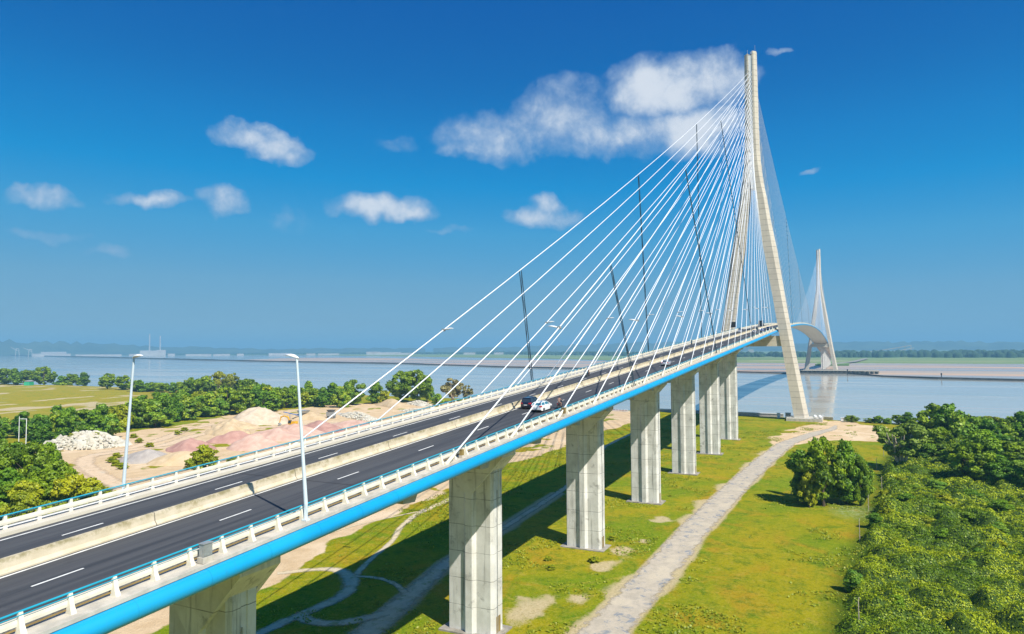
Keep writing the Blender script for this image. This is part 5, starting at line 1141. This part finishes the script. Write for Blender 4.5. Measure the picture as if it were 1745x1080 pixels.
# ================================================================== PYLON FOOT AND QUAY
for i, (pts, lab) in enumerate([([(20,66),(18,40),(15.5,10),(14.0,-12)], 'long low quay wall with pale coping behind the lawn, left of the pylon leg'), ([(7.5,-31),(5,-37.2)], 'short piece of quay wall between the pylon foot and the gateway'), ([(5,-42),(3,-48)], 'short quay wall right of the gateway')]):
    r = empty('quay_wall', (0, 0, 0), 0, lab, 'wall')
    m = MB(); m.loft([[(x-0.3,y,-0.5),(x+0.4,y,-5),(x+0.4,y,1.35),(x-0.3,y,1.35)] for x, y in pts]); m.build('wall', M['pylon'] if i == 9 else M['deck'], r)
    m = MB(); m.loft([[(x-0.5,y,1.36),(x+0.6,y,1.36),(x+0.6,y,1.85),(x-0.5,y,1.85)] for x, y in pts]); m.build('coping', M['white'], r)
r = empty('foot_platform', (0, -24, 0), 0, 'concrete base with white railing around the foot of the near pylon leg', 'platform')
m = MB(); m.box(-9, 8, -8.5, 8.8, -0.6, 1.45); m.build('base', M['deck'], r)
m = MB()
for zz in (2.0, 2.5): m.tube([(-8.8,8.6,zz),(-8.8,-8.3,zz),(7.8,-8.3,zz)], 0.07, 5)
for k in range(9): m.tube([(-8.8,8.6-16.9*k/8,1.4),(-8.8,8.6-16.9*k/8,2.5)], 0.06, 5)
m.build('railing', M['white'], r)
for i, yy in enumerate((-29.0, -31.3)):
    r = empty('storage_tank', (-7.4, yy, 1.45), 0, ['left one of the two round white tanks beside the pylon foot', 'right one of the two round white tanks beside the pylon foot'][i], 'tank')
    m = MB(); m.ball((0, 0, 1.2), (0.95, 0.95, 1.0)); m.build('vessel', M['white'], r, True); m = MB(); m.box(-0.5, 0.5, -0.5, 0.5, 0, 0.3); m.build('base', M['grey'], r)
for (x, y, w_, h, mm, lab) in ((6.0,-10.2,1.6,2.6,'white','small white hut at the end of the quay wall left of the pylon leg'),(3.5,-41.5,1.2,1.6,'white','small white kiosk right of the gateway by the water'),(4.0,-15.2,2.6,3.0,'grey','dark grey equipment box against the left side of the pylon leg')):
    r = empty('kiosk', (x, y, float(GZ(x, y))), 0, lab, 'kiosk'); m = MB(); m.box(-w_/2, w_/2, -w_/2, w_/2, 0, h); m.build('wall', M[mm], r); m = MB(); m.box(-w_/2-.15, w_/2+.15, -w_/2-.15, w_/2+.15, h, h+0.18); m.build('roof', M['white'], r)
# landing stage seen between the piers
r = empty('landing_stage', (14, 84, 0), R(-8), 'white and red railed landing stage on the water seen between two piers', 'pier')
m = MB(); m.box(-2, 2, -8, 8, -0.4, 0.1); m.build('deck', M['deck'], r)
for zz in (0.7, 1.3): m = MB(); m.tube([(-1.9,-8,zz),(-1.9,8,zz)], 0.08, 5); m.build('railing', M['red'] if zz < 1 else M['white'], r)
m = MB()
for k in range(9): m.tube([(-1.9,-8+2*k,0.1),(-1.9,-8+2*k,1.35)], 0.06, 5)
for k in range(5): m.tube([(1.5,-8+4*k,-6),(1.5,-8+4*k,0.0)], 0.3, 6)
m.build('posts', M['white'], r)
# fence posts along the scrub edge
FPOS = [(-292.7,-47.0),(-244.7,-47.5),(-214.0,-49.6),(-186.3,-53.3),(-151.7,-53.1),(-147.3,-57.6),(-121.9,-56.1)]
WH = ['nearest one at the bottom edge of the picture', 'second from the bottom', 'third, right of the bushy clump', 'fourth, behind the bushy clump', 'fifth, left of the pale stemmed tree', 'sixth, at the foot of the pale stemmed tree', 'farthest white one on the grass']
for i, (x, y) in enumerate(FPOS):
    h = 4.2 if i < 2 else 3.2
    r = empty('fence_post', (x, y, float(GZ(x, y))), 0, 'thin weathered fence post by the scrub, '+WH[i], 'post', 'fence posts along the scrub edge')
    m = MB(); m.tube([(0,0,0),(0.03,0.02,h)], [0.09, 0.075], 6); m.build('post', M['palebark'], r)
    m = MB(); m.tube([(0.03,0.02,h),(0.25,-0.1,h+0.5)], [0.05, 0.04], 5); m.build('strut', M['palebark'], r)

# ================================================================== HAZE
HAZE = 1.5e-4
hm = bpy.data.materials.new('haze'); hm.use_nodes = True; t = hm.node_tree; t.nodes.clear()
pv = nd(t, 'ShaderNodeVolumePrincipled'); pv.inputs['Color'].default_value = (0.30, 0.66, 0.92, 1); pv.inputs['Density'].default_value = HAZE; pv.inputs['Anisotropy'].default_value = 0.0
ou = nd(t, 'ShaderNodeOutputMaterial'); t.links.new(pv.outputs[0], ou.inputs['Volume'])
mb = MB(); mb.box(-4500, 30500, -15500, 15500, -8.5, 260); hz_ = mb.build('haze', hm); tag(hz_, 'thin pale blue haze over the estuary', 'haze', kind='stuff')
